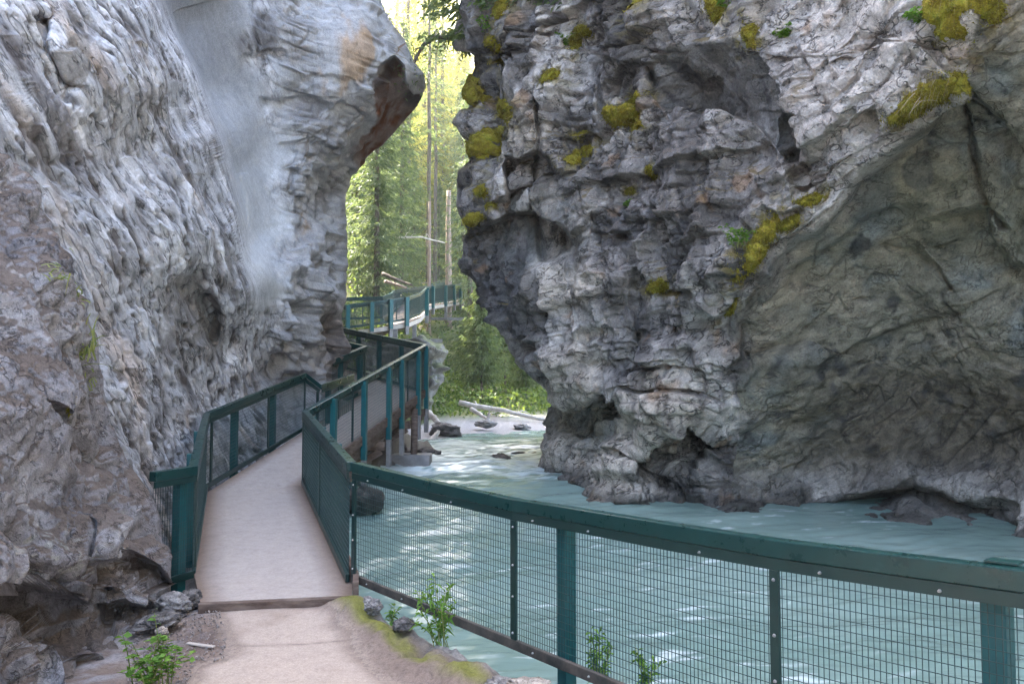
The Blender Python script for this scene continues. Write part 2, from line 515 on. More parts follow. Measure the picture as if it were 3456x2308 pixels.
# ---- right cliff
MOSS_R = [
    (1592, 305, 42, 52, 0, .22, "bulging moss on the left edge of the right cliff below the bright opening"), (1695, 372, 34, 46, -30, .16, "arched moss over the top of the pale block on the right cliff's left part"), (1640, 455, 50, 30, -35, .18, "moss draped down the left edge, between the arched moss and the clumped one below"),
    (1612, 498, 34, 40, 0, .18, "lower clumped moss at the left edge of the right cliff"), (1965, 107, 26, 18, -20, .10, "small rounded moss by the dark crack near the top"), (1938, 155, 16, 48, 5, .08, "narrow moss strip hanging in the dark crack near the top"),
    (2074, 396, 30, 28, 0, .13, "bright round moss at the left end of the pale ledge"), (2128, 392, 36, 46, -15, .12, "brownish hanging moss on the pale ledge beside the bright round one"), (2150, 344, 40, 16, -25, .09, "thin moss along the lip above the brownish hanging one"),
    (1930, 510, 56, 26, -35, .12, "slanting moss patch under the dark blocks, middle left of the right cliff"), (2196, 577, 18, 18, 0, .10, "single round bright moss dot on the grey middle of the right cliff"), (2100, 634, 15, 12, 0, .07, "tiniest moss dot on the grey rubble face"),
    (1879, 278, 38, 22, -30, .10, "mossy brow over the dark notch"), (1629, 645, 24, 30, -30, .10, "brownish moss low on the left edge above the dark underside"), (1661, 697, 19, 14, 0, .08, "small orange moss dot below the brownish one"),
    (1594, 748, 34, 22, -40, .10, "moss fringe at the left tip over the dark underside"), (1931, 432, 24, 18, 0, .09, "little dull moss in the middle of the blocky face"), (3115, 330, 135, 36, -38, .15, "long moss mat on the slanting ledge above the greenish undercut"),
    (3262, 72, 50, 68, 15, .15, "largest thick moss cushion at the top right with roots hanging over it"), (3350, 36, 48, 42, 0, .13, "moss at the top right edge behind the pale hanging roots"), (2729, 666, 40, 18, -10, .09, "moss on the blunt rock nose above the long ridge"),
    (2556, 830, 34, 120, 28, .16, "long bright moss ridge running down the ledge in the middle of the right cliff"), (2655, 752, 44, 20, -25, .11, "moss patch at the upper end of the long moss ridge"), (2517, 110, 24, 52, 0, .12, "orange moss tongue hanging left of the pale rubble near the top"),
    (2190, 30, 36, 60, 10, .15, "moss drape at the top above the slab's right side"), (2410, 26, 36, 34, 0, .14, "round moss at the top by the leafy plant"), (1702, 24, 28, 42, 0, .14, "moss bulge at the top left of the right cliff"),
    (2215, 968, 36, 22, -10, .09, "moss patch under the grey rubble, left of the long moss ridge"), (2470, 1066, 52, 14, -40, .07, "thin moss line on the slanting lip at the lower end of the ridge"), (1690, 150, 24, 30, 0, .12, "moss knob beside the bright leafy sprig"), (1686, 213, 20, 24, 0, .10, "lower moss knob under the leafy sprig")]   # photo px, py, radii, tilt, thickness, label
SIL_R = [(1760, -3200), (1640, -900), (1590, -200), (1580, 0), (1560, 60), (1545, 120), (1545, 165), (1612, 180), (1616, 230), (1592, 287), (1572, 325), (1588, 362), (1556, 380), (1540, 413), (1570, 450), (1592, 490),
         (1592, 545), (1556, 590), (1546, 677), (1557, 723), (1573, 769), (1566, 804), (1552, 861), (1547, 900), (1556, 932), (1592, 965), (1625, 1030), (1657, 1084), (1690, 1117), (1728, 1182), (1760, 1236),
         (1803, 1279), (1847, 1317), (1858, 1361), (1852, 1415), (1857, 1447), (1826, 1502), (1819, 1550), (1812, 1590), (1805, 1700), (1800, 2300)]
DR = tps([
    (1814, 1590, 15.2), (1960, 1612, 14.0), (2050, 1682, 12.6), (2250, 1692, 12.5), (2500, 1712, 12.2), (2960, 1742, 11.7), (3250, 1777, 11.1), (3456, 1812, 10.6), (4200, 1890, 9.6), (5200, 1990, 8.0),
    (2000, 1950, 12.4), (2900, 1960, 11.2), (3456, 2000, 10.3),
    (1860, 1500, 14.8), (1960, 1460, 14.4), (2080, 1500, 13.2), (2180, 1400, 12.3), (2120, 1600, 12.6), (2300, 1390, 11.9), (2420, 1500, 12.5), (2700, 1600, 12.7), (2500, 1400, 12.2), (2900, 1500, 12.5), (3300, 1550, 11.9), (3456, 1500, 11.4),
    (1880, 1280, 13.6), (1960, 1300, 13.2), (2100, 1250, 12.6), (2250, 1250, 12.0), (2450, 1250, 11.7), (2650, 1250, 11.8), (3000, 1200, 11.9), (3300, 1200, 11.3),
    (1650, 1000, 14.6), (1750, 1100, 14.2), (1850, 1100, 13.4), (1950, 1000, 12.6), (2150, 1000, 12.0), (2350, 1000, 11.2), (2450, 1000, 10.6), (2700, 1000, 11.0), (3000, 1000, 11.2), (3300, 1000, 10.8), (3456, 900, 10.2),
    (1600, 750, 14.6), (1750, 750, 13.9), (1900, 750, 13.0), (2100, 750, 12.1), (2300, 750, 11.3), (2500, 800, 10.6), (2700, 750, 10.2), (2900, 700, 10.0), (3100, 700, 10.1), (3300, 700, 10.0), (3456, 600, 9.6),
    (1640, 480, 14.5), (1760, 430, 13.5), (1900, 450, 13.0), (2100, 480, 12.2), (2300, 520, 11.4), (2500, 520, 10.9), (2700, 480, 9.9), (2900, 480, 9.5), (3100, 380, 9.2), (3240, 260, 9.0), (3400, 350, 9.3),
    (1640, 180, 14.6), (1800, 200, 13.7), (2000, 200, 13.0), (2200, 150, 11.9), (2400, 90, 10.9), (2650, 200, 10.2), (2900, 200, 9.6), (3150, 100, 9.0), (3350, 100, 8.5), (3456, 150, 8.6),
    (1620, 0, 14.4), (2000, 0, 12.8), (2400, 0, 11.0), (2800, 0, 9.9), (3200, 0, 9.0), (3456, 0, 8.3),
    (1750, -900, 15.0), (2600, -900, 11.8), (3400, -900, 9.6), (1800, -3000, 18.5), (2600, -3000, 15.5), (3400, -3000, 13.5), (4300, 0, 6.6), (4300, 900, 7.8), (4300, -1500, 8.6), (5400, 800, 6.2), (5400, -1500, 7.2)])
ST_R = [  # (line, amount in metres further away below/right of it, sharpness px, fade px, end fade)
    ([(3258, 235), (3217, 286), (3125, 440), (2990, 530), (2920, 608), (2885, 680), (2767, 797), (2716, 820), (2639, 885), (2573, 965), (2542, 1005), (2486, 1092), (2480, 1180), (2500, 1260)][::-1], 0.62, 26, 520, 0.04),
    ([(1690, 525), (1760, 522), (1815, 502), (1860, 540), (1900, 600)], 0.75, 18, 420, 0.1),
    ([(1540, 790), (1620, 760), (1700, 720), (1800, 690), (1900, 750), (1960, 830)], 0.8, 24, 420, 0.08),
    ([(1640, 250), (1690, 160), (1760, 140), (1780, 250)], 0.35, 20, 150, 0.15),
    ([(1640, 690), (1720, 640), (1800, 600), (1900, 560)], 0.25, 16, 200, 0.15),
    ([(1950, 720), (2010, 700), (2080, 760), (2160, 800)], 0.35, 24, 170, 0.15),
    ([(1840, 1352), (1920, 1352), (1970, 1342), (2060, 1300), (2125, 1335), (2135, 1420)], 1.3, 18, 210, 0.06),
    ([(2110, 1600), (2150, 1520), (2240, 1440), (2310, 1400), (2380, 1440), (2450, 1510)], 1.1, 20, 300, 0.06),
    ([(1830, 1640), (1900, 1560), (1960, 1500), (1990, 1590)], 0.3, 30, 120, 0.2),
    ([(2600, 940), (2760, 860), (2960, 720), (3080, 640)], 0.16, 20, 120, 0.2),
    ([(2660, 1240), (2800, 1180), (2960, 1130), (3120, 1080), (3300, 1010)], 0.16, 16, 140, 0.2),
    ([(2560, 1690), (2760, 1700), (2960, 1640), (3080, 1610), (3250, 1650), (3456, 1690)], 1.0, 45, 170, 0.1),
    ([(3170, 40), (3200, 110), (3225, 200), (3228, 262)], 0.3, 10, 0, 0.1),
    ([(3228, 262), (3258, 350), (3285, 480), (3300, 620), (3330, 720), (3400, 790)], 0.16, 7, 0, 0.08),
    ([(3330, 700), (3345, 800), (3420, 890), (3520, 900)], 0.4, 18, 260, 0.1),
    ([(2640, 380), (2660, 480), (2690, 580), (2730, 640)], 0.45, 22, 0, 0.2),
    ([(2670, 620), (2720, 610), (2780, 640)], 0.3, 12, 90, 0.2),
    ([(2560, 690), (2640, 720), (2720, 690)], 0.12, 8, 90, 0.2),
    ([(2980, 840), (3080, 860), (3160, 910), (3230, 1000)], 0.12, 7, 0, 0.2),
    ([(1812, 290), (1818, 480), (1806, 640), (1830, 900)], 0.3, 9, 0, 0.1), ([(1700, 90), (1706, 250), (1698, 520)], 0.22, 9, 0, 0.15),
    ([(1965, 430), (1958, 560), (1975, 700)], 0.25, 9, 0, 0.15), ([(2188, 40), (2192, 160), (2206, 300)], 0.3, 12, 0, 0.1), ([(2030, 180), (2026, 330), (2040, 420)], 0.25, 12, 0, 0.2),
    ([(1900, 760), (1925, 900), (1960, 1080), (2000, 1250)], 0.3, 14, 0, 0.1), ([(2140, 900), (2160, 1050), (2150, 1200), (2130, 1330)], 0.35, 18, 0, 0.1),
    ([(3100, 90), (2960, 180), (2800, 320), (2640, 400)], 0.16, 14, 110, 0.15),
    ([(3080, 130), (2960, 235), (2880, 330), (2760, 440)], 0.18, 14, 120, 0.15),
    ([(2620, 540), (2740, 470), (2850, 420), (2980, 330)], 0.15, 14, 110, 0.15),
]
PY_R = rows(2.9)
def scoop_r(px, py):
    """overhang that runs deeper towards its lower lip, where a ledge comes forward again"""
    dt, t = sdist(px, py, [(2185, 320), (2222, 195), (2290, 142), (2480, 122), (2560, 195), (2625, 320), (2700, 560)])
    db, t = sdist(px, py, [(2185, 320), (2250, 372), (2340, 394), (2480, 402), (2560, 432), (2620, 500), (2700, 560)])
    ins = sstep(0, 12, dt) * sstep(0, 12, -db) * (px > 2170) * (px < 2720)
    return ins, ins * np.clip(dt / 230, 0, 1.15)
DR0 = DR
def DR(px, py): return DR0(px, py) + 0.95 * scoop_r(px, py)[1]

def smooth_r(px, py):
    """where the right wall is scoured smooth"""
    d, t = sdist(px, py, [(2480, 1260), (2486, 1092), (2573, 965), (2716, 820), (2885, 680), (2990, 530), (3217, 286), (3260, 200)])
    qn = 60 * np.sin(py / 47.0) + 40 * np.sin(py / 19.0 + 1.0)
    under = sstep(-10, 60, d) * sstep(2280, 2560, px + qn) * (1 - 0.75 * sstep(1500, 1700, py))
    scoop = scoop_r(px, py)[0]
    cave = blob(px, py, 2000, 1420, 150, 80, 0, 0.4) + blob(px, py, 1840, 780, 150, 160, 0, 0.4) * 0.6
    return np.clip(np.maximum(np.maximum(under, scoop * 0.9), cave * 0.7), 0, 1)
def beds_r(Q, px):
    w = sstep(2250, 2750, px)
    lvl = np.array([0.05, 0.10, 1.0]); dip = np.array([-0.42, 0.15, 0.88])
    return w, lvl, dip
SD = unit(np.cross([-0.42, 0.15, 0.88], [0.4, -0.9, 0.1]))      # the way the beds run across the undercut face
def disp_r(Q, px, py, n):
    w, lvl, dip = beds_r(Q, px)
    sm = smooth_r(px, py); ro = 1 - sm
    wob = np.stack([fbm(Q * 0.8, 3, 15), fbm(Q * 0.8, 3, 16), fbm(Q * 0.8, 3, 17)], -1)
    big = fbm(Q * 0.42, 2, 1) * 0.30 + plate(Q * 0.62 + .2 * wob, 2) * 0.26
    rib = ridged(stretch(Q, [0.1, -0.15, 1], 3.5) * 0.85 + 0.3 * wob, 3, 18) - 0.5            # upright ribs and runnels
    a1, j1 = strata(Q, lvl, 0.36, 0.66, 11, 0.25); a2, j2 = strata(Q, lvl, 0.16, 0.33, 21, 0.25)
    b1, j3 = strata(Q, dip, 0.46, 1.1, 31, 0.9); b2, j4 = strata(Q, dip, 0.15, 0.45, 41, 0.9)
    m1 = 0.3 + 0.7 * sstep(-0.15, 0.2, fbm(Q * 0.6, 3, 19))
    gr = lambda j, w_: np.exp(-(j / w_) ** 2)
    global JR
    JR = ((1 - w) * m1 * np.maximum(gr(j1, .022), .8 * gr(j2, .014)) + w * 0.55 * np.maximum(gr(j3, .02) * m1, .5 * gr(j4, .012))) * ro * sstep(-.25, .2, noise(Q * 1.7, 23))
    st = (1 - w) * m1 * ((a1 - .5) * 0.52 + (a2 - .5) * 0.25) + w * ((b1 - .5) * 0.34 + (b2 - .5) * 0.14) - 0.06 * JR
    Qf = Q + 0.10 * wob
    fl = stretch(Qf, dip, 0.7)
    fa = plate(fl * 1.25, 3) * (0.10 + .06 * w) + plate(fl * 2.7 + 3, 4) * (0.055 + .03 * w) + plate(Qf * 5.6, 5) * 0.042 + plate(Qf * 12, 6) * 0.020 + facet(fl * 2.2, 7) * 0.06
    fine = fbm(Q * 14, 2, 62) * 0.010
    rough = big * (0.4 + 0.6 * ro) + ro * (st + fa + fine + (1 - w) * rib * 0.55 + w * rib * 0.22)
    sQ = stretch(Qf, SD, 2.6)
    slick = plate(stretch(Qf, SD, 2.0) * 0.75, 81) * 0.20 + plate(sQ * 1.5, 87) * 0.085 + plate(sQ * 3.4, 88) * 0.038 + plate(stretch(Q, SD, 3.5) * 8, 89) * 0.020 + (ridged(stretch(Q, SD, 5) * 4.5, 3, 82) - .5) * 0.03
    u1, uj = strata(Q, dip, 0.22, 1.3, 131, 1.2); u2, uk = strata(Q, dip, 0.075, 0.6, 141, 1.2)
    slick += (u1 - .5) * 0.10 + (u2 - .5) * 0.035 + (ridged(stretch(Q, SD, 6) * 9, 2, 142) - .5) * 0.018
    global TR
    TR = np.maximum(np.maximum(thread(Q + .06 * wob, SD, 6, 2.2, 91, .07), .8 * thread(Q + .06 * wob, SD, 5, 5.0, 94, .09)), .8 * np.exp(-(uj / .012) ** 2) * sstep(0, .3, noise(Q * 1.4, 97))) * sm
    slick -= 0.035 * TR
    low = sstep(1300, 1600, py + 60 * wob[..., 0]) * sstep(1950, 2400, px)
    slick += low * (plate(Qf * 1.9, 83) * 0.20 + plate(Qf * 4.6, 84) * 0.09 + plate(Qf * 10, 85) * 0.035)
    slick += sstep(1050, 1250, py) * (plates(Q * 4.5, 3, 86) * 0.05)
    return (rough + sm * slick).astype(np.float32)
def tone_r(Q, px, py, n, off):
    w = fbm(Q * 0.7, 4, 101); v = fbm(Q * 2.6, 4, 102)
    c = np.zeros(Q.shape, np.float32) + np.array([0.25, 0.242, 0.242], np.float32)
    c = lerp(c, [0.58, 0.565, 0.555], sstep(-0.12, 0.35, w + 0.5 * v))                       # pale fresh limestone
    c = lerp(c, [0.065, 0.062, 0.062], 0.8 * sstep(-0.02, 0.30, fbm(stretch(Q, [0, 0, 1], 3.0) * 1.3, 5, 103) + 0.25 * v) * (1 - sstep(2550, 2800, px)))   # black water streaks
    c = lerp(c, [0.52, 0.50, 0.485], 0.75 * sstep(2550, 2800, px) * (1 - smooth_r(px, py)) * (1 - sstep(900, 1000, py)))
    c = lerp(c, [0.46, 0.425, 0.38], 0.85 * (np.clip(blob(px, py, 1765, 440, 80, 90, 0, .4) + blob(px, py, 1935, 1260, 90, 110, 0, .4) + blob(px, py, 2230, 1380, 150, 110, -35, .5) + blob(px, py, 2060, 1600, 110, 110, 0, .6) + blob(px, py, 1900, 1540, 110, 70, 0, .6) + blob(px, py, 1900, 980, 140, 60, -20, .5), 0, 1)))  # pale tan blocks; light from the left opening painted onto the pillar foot
    c = c * (1 + 0.5 * fbm(stretch(Q, [0.1, -0.1, 1], 2.0) * 3.5, 5, 121))[..., None]
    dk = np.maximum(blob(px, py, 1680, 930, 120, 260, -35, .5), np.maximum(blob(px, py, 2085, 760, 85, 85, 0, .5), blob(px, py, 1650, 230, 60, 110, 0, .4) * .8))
    c = lerp(c, [0.075, 0.075, 0.08], 0.8 * sstep(.3, .7, dk + .4 * v))  # dark wet rock, with shade under the tip and in hollows painted in
    sm = smooth_r(px, py)
    sd = unit(np.cross([-0.42, 0.15, 0.88], [0.4, -0.9, 0.1]))
    s1 = fbm(stretch(Q, sd, 3.0) * 1.5, 5, 105)
    c = lerp(c, [0.05, 0.048, 0.05], 0.8 * np.clip(JR, 0, 1))
    und = np.array([0.26, 0.25, 0.20], np.float32) + np.zeros_like(c)
    und = lerp(und, [0.22, 0.25, 0.25], sstep(0.0, 0.35, s1))                            # blue-grey mineral sheets
    und = lerp(und, [0.34, 0.31, 0.25], sstep(0.05, 0.4, fbm(Q * 1.2, 4, 106)))
    und = lerp(und, [0.12, 0.10, 0.075], 0.8 * sstep(1080, 1350, py + 140 * s1) * sstep(2450, 2900, px + 100 * s1))   # brown algae band
    und = lerp(und, [0.05, 0.052, 0.056], 0.8 * sstep(0.15, 0.35, fbm(Q * 1.7 + 9, 5, 107)))
    mott = fbm(stretch(Q, sd, 2.2) * 6.0, 5, 117)
    und = und * (1 + 0.75 * mott)[..., None]
    c = lerp(c, [0, 0, 0], sm) + und * sm[..., None]
    c = lerp(c, [0.035, 0.034, 0.032], 0.75 * TR)
    dS = unit(P(2620, 470, 11) - P(2290, 190, 11)); bnd = fbm(stretch(Q + .12 * noise(Q * 1.2, 118)[..., None], dS, 6) * 2.6, 4, 119)
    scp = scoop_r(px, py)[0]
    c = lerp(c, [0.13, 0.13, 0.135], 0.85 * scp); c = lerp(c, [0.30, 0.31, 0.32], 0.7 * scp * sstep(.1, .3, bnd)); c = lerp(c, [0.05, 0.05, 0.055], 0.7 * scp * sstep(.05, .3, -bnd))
    c = lerp(c, [0.23, 0.225, 0.15], 0.5 * sstep(2900, 3100, px) * sstep(480, 640, py) * (1 - sstep(800, 1000, py)))
    c = lerp(c, [0.12, 0.125, 0.12], 0.7 * blob(px, py, 3110, 590, 55, 62, 20, 0.12))           # round dark scar
    c = lerp(c, [0.10, 0.12, 0.13], 0.55 * blob(px, py, 2960, 680, 60, 110, 25, 0.3))
    c = lerp(c, [0.30, 0.17, 0.08], 0.5 * sstep(0.28, 0.5, fbm(Q * 1.9 + 4, 3, 108)) * (1 - sm))        # rust
    wet = 1 - sstep(0.02, 0.24, Q[..., 2] - water_z(Q[..., 1]).astype(np.float32) + 0.18 * v)
    c = lerp(c, [0.045, 0.045, 0.042], 0.75 * wet)
    ms = sstep(0.25, 0.65, n[..., 2] + 0.5 * v) * sstep(0.08, 0.3, fbm(Q * 0.9 + 20, 4, 109)) * (1 - sstep(1000, 1150, py))
    c = lerp(c, [0.16, 0.12, 0.03], 0.8 * ms)
    film = np.zeros(px.shape, np.float32)
    for a in MOSS_R: film = np.maximum(film, blob(px, py, a[0], a[1], a[2] * 1.9, a[3] * 1.9, a[4], 0.6))
    film = film * sstep(-0.12, 0.22, fbm(Q * 6, 4, 120) + 0.25 * n[..., 2])
    c = lerp(c, [0.165, 0.135, 0.03], 0.85 * film)
    soil = sstep(0.35, 0.75, n[..., 2] + 0.3 * v) * (1 - sstep(700, 900, py))
    c = lerp(c, [0.10, 0.075, 0.055], 0.5 * soil)
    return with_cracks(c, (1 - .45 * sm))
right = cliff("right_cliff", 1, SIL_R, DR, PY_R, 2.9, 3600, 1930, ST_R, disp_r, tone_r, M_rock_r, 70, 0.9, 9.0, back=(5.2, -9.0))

# ---- left cliff
SIL_L = [(1500, -3200), (1330, -700), (1300, -100), (1292, 0), (1312, 60), (1370, 130), (1400, 200), (1438, 250), (1441, 295), (1412, 362), (1335, 450), (1262, 520), (1192, 590), (1178, 640), (1166, 700), (1172, 760),
         (1178, 880), (1172, 1000), (1163, 1060), (1168, 1120), (1176, 1200), (1174, 1250), (1150, 1290), (1160, 1350), (1240, 1420), (1300, 1480), (1240, 1600), (1220, 2300)]
DL = tps([
    (100, 100, 7.0), (300, 100, 7.9), (500, 60, 9.3), (600, 250, 9.9), (700, 500, 10.6), (780, 800, 11.2), (830, 1000, 11.8), (100, 500, 6.9), (300, 500, 7.9), (500, 500, 9.1), (300, 1000, 7.6), (500, 1000, 9.0), (650, 1000, 10.3),
    (500, 1400, 8.9), (700, 1400, 11.4), (850, 1400, 13.2), (950, 1350, 14.6), (1030, 1300, 15.6), (1100, 1250, 16.2), (700, 1700, 10.8), (900, 1700, 12.7), (1100, 1500, 14.6), (1180, 1650, 13.6), (400, 1800, 7.6), (400, 2300, 6.6),
    (640, 80, 11.6), (800, 100, 12.8), (720, 300, 12.0), (820, 550, 12.8), (870, 800, 13.3), (900, 1000, 13.4), (900, 1150, 13.7), (780, 1200, 12.2),
    (950, 100, 13.7), (950, 500, 14.1), (1000, 300, 14.1), (1050, 600, 14.6), (1000, 900, 14.2), (1100, 900, 15.2), (1000, 1130, 14.4), (1100, 1080, 15.5), (1150, 800, 15.9), (1150, 1000, 16.0), (1160, 1200, 16.6),
    (1100, 100, 14.0), (1200, 100, 14.2), (1265, 20, 14.7), (1240, 300, 14.5), (1130, 500, 14.9), (1334, 170, 14.7), (1368, 215, 14.8), (1425, 280, 15.2), (1300, 390, 15.7), (1380, 380, 16.2), (1250, 480, 16.1), (1195, 570, 16.5),
    (300, -800, 9.6), (700, -800, 13.2), (1200, -800, 16.0), (300, -3000, 14.5), (1200, -3000, 20.0), (-900, 0, 5.2), (-900, 1000, 4.4), (-900, -2000, 8.0), (-1500, 0, 4.2), (-1500, 1500, 3.4)])
ST_L = [
    ([(1265, 262), (1285, 215), (1334, 184), (1366, 222), (1372, 280), (1400, 318), (1438, 310)], 0.5, 12, 260, 0.05),
    ([(1195, 560), (1245, 455), (1284, 425), (1296, 363), (1268, 265)][::-1], -0.15, 26, 100, 0.1),
    ([(520, -60), (560, 60), (600, 150), (650, 260), (690, 370), (735, 500), (770, 640), (800, 780), (812, 900), (830, 1000)][::-1], 0.75, 40, 330, 0.3),
    ([(860, 320), (950, 330), (1040, 320), (1120, 350)], 0.085, 15, 90, 0.15), ([(930, 480), (1040, 470), (1160, 500)], 0.085, 15, 80, 0.15),
    ([(940, 560), (1040, 570), (1150, 590)], 0.085, 15, 80, 0.15), ([(1020, 250), (1100, 245), (1190, 260), (1230, 300)], 0.085, 15, 80, 0.15),
    ([(800, 165), (850, 175), (910, 160), (980, 165)], 0.085, 15, 110, 0.15),
    ([(1120, 780), (1140, 860), (1150, 960)], 0.2, 26, 0, 0.2), ([(560, 950), (640, 1080), (720, 1200), (760, 1260)][::-1], 0.35, 30, 160, 0.15),
    ([(175, 30), (180, 150), (230, 260), (280, 290)], 0.35, 26, 130, 0.15), ([(640, 1000), (720, 970), (760, 1060), (740, 1180)], 0.35, 30, 150, 0.12),
    
    ([(840, 1260), (920, 1330), (980, 1430), (1010, 1500)][::-1], 0.5, 38, 160, 0.15), ([(560, 1180), (640, 1300), (700, 1420)][::-1], 0.3, 12, 120, 0.15),
]
PY_L = rows(2.7, hi=1800)
d_str = unit(P(560, 960, 9.4) - P(300, 430, 7.9))
def chute(px, py):
    dl, t = sdist(px, py, [(830, 1040), (812, 900), (800, 780), (770, 640), (735, 500), (690, 370), (650, 260), (600, 150), (545, 30), (500, -100)])
    rx = np.interp(py, [-100, 60, 200, 320, 450, 700, 900, 1000, 1100], [860, 820, 830, 880, 940, 950, 960, 930, 850])
    return sstep(0, 40, dl) * (1 - sstep(-60, 60, px - rx - 30 * np.sin(py / 37.0))) * (1 - sstep(900, 1180, py + 50 * np.sin(px / 31.0)))
def disp_l(Q, px, py, n):
    ch = chute(px, py)
    but = sstep(860, 1000, px) * (1 - ch)
    wall = np.clip(1 - ch - but, 0, 1)
    face = blob(px, py, 1320, 340, 120, 160, 30, 0.4) * sstep(1260, 1300, px)
    pan = blob(px, py, 1180, 150, 110, 110, 0, .5) * 0.7
    rb = np.clip(but * (1 - 0.55 * face) * (1 - pan), 0, 1)
    wob = np.stack([fbm(Q * 0.9, 3, 201), fbm(Q * 0.9, 3, 215), fbm(Q * 0.9, 3, 216)], -1)
    A = stretch(Q + 0.07 * wob, d_str, 4.2); A2 = stretch(Q + 0.05 * wob, d_str, 2.6)
    w1 = plate(A * 0.75, 202) * 0.16 
    w1 += plate(A * 1.7, 5) * 0.095 + plate(A2 * 3.2, 6) * 0.06 * sstep(-0.4, 0.1, fbm(Q * 0.8, 3, 207)) + plate(A2 * 7.0, 7) * 0.050 + plate(A2 * 13, 8) * 0.032
    w1 += facet(stretch(Q + .06 * wob, d_str, 3.4) * 2.6, 9) * 0.07 + facet(stretch(Q + .06 * wob, d_str, 3.0) * 6.5, 19) * 0.035
    global TL, JL
    TL = np.maximum(np.maximum(thread(Q + .05 * wob, d_str, 5, 1.7, 221, .08), thread(Q + .04 * wob, d_str, 4, 4.2, 224, .10)), .9 * thread(Q, d_str, 2.5, 9, 227, .20)) * wall
    w1 = w1 * 0.36 + facet(stretch(Q + .05 * wob, d_str, 2.6) * 4.2, 29) * 0.05 + facet(stretch(Q + .03 * wob, d_str, 2.2) * 9.5, 30) * 0.028
    global HL
    HL = sstep(0.10, 0.30, fbm(stretch(Q + .1 * wob, d_str, 2.6) * 2.0 + 3, 4, 306)) * wall * sstep(-.25, .15, fbm(Q * 0.5, 2, 307))
    global SP
    SP = sstep(0.14, 0.30, fbm(stretch(Q + .05 * wob, d_str, 3.0) * 6.5, 4, 318)) * sstep(-.3, .2, fbm(Q * 0.9, 3, 319)) * wall
    w1 -= 0.05 * TL + 0.05 * HL + 0.03 * SP
    s1, j1 = strata(Q, [0.12, 0.02, 1.0], 0.36, 0.9, 51, 0.4); s2, j2 = strata(Q, [0.12, 0.02, 1.0], 0.14, 0.5, 52, 0.4)
    JL = np.maximum(np.exp(-(j1 / .024) ** 2), .7 * np.exp(-(j2 / .014) ** 2)) * rb * sstep(-.15, .2, noise(Q * 1.3, 230))
    msk = 0.3 + 0.7 * sstep(-0.1, 0.2, fbm(Q * 0.7, 3, 205))
    low = sstep(650, 850, py)
    Fq = stretch(Q + 0.1 * wob, [0.12, 0.02, 1.0], 0.6)
    b1 = -0.05 * JL + msk * ((s1 - .5) * 0.36 + (s2 - .5) * 0.22) + plate(Q * 0.8, 206) * 0.14 + plate(Fq * 1.4, 208) * (0.10 + 0.20 * low) + plate(Fq * 3.2, 209) * (0.06 + 0.08 * low) + plate(Fq * 7.5, 213) * 0.035
    c1 = fbm(Q * 0.7, 2, 210) * 0.06 + fbm(Q * 12, 2, 211) * 0.005
    return (wall * w1 + rb * b1 + (ch + but * face) * c1 + fbm(Q * 0.35, 2, 212) * 0.20).astype(np.float32)
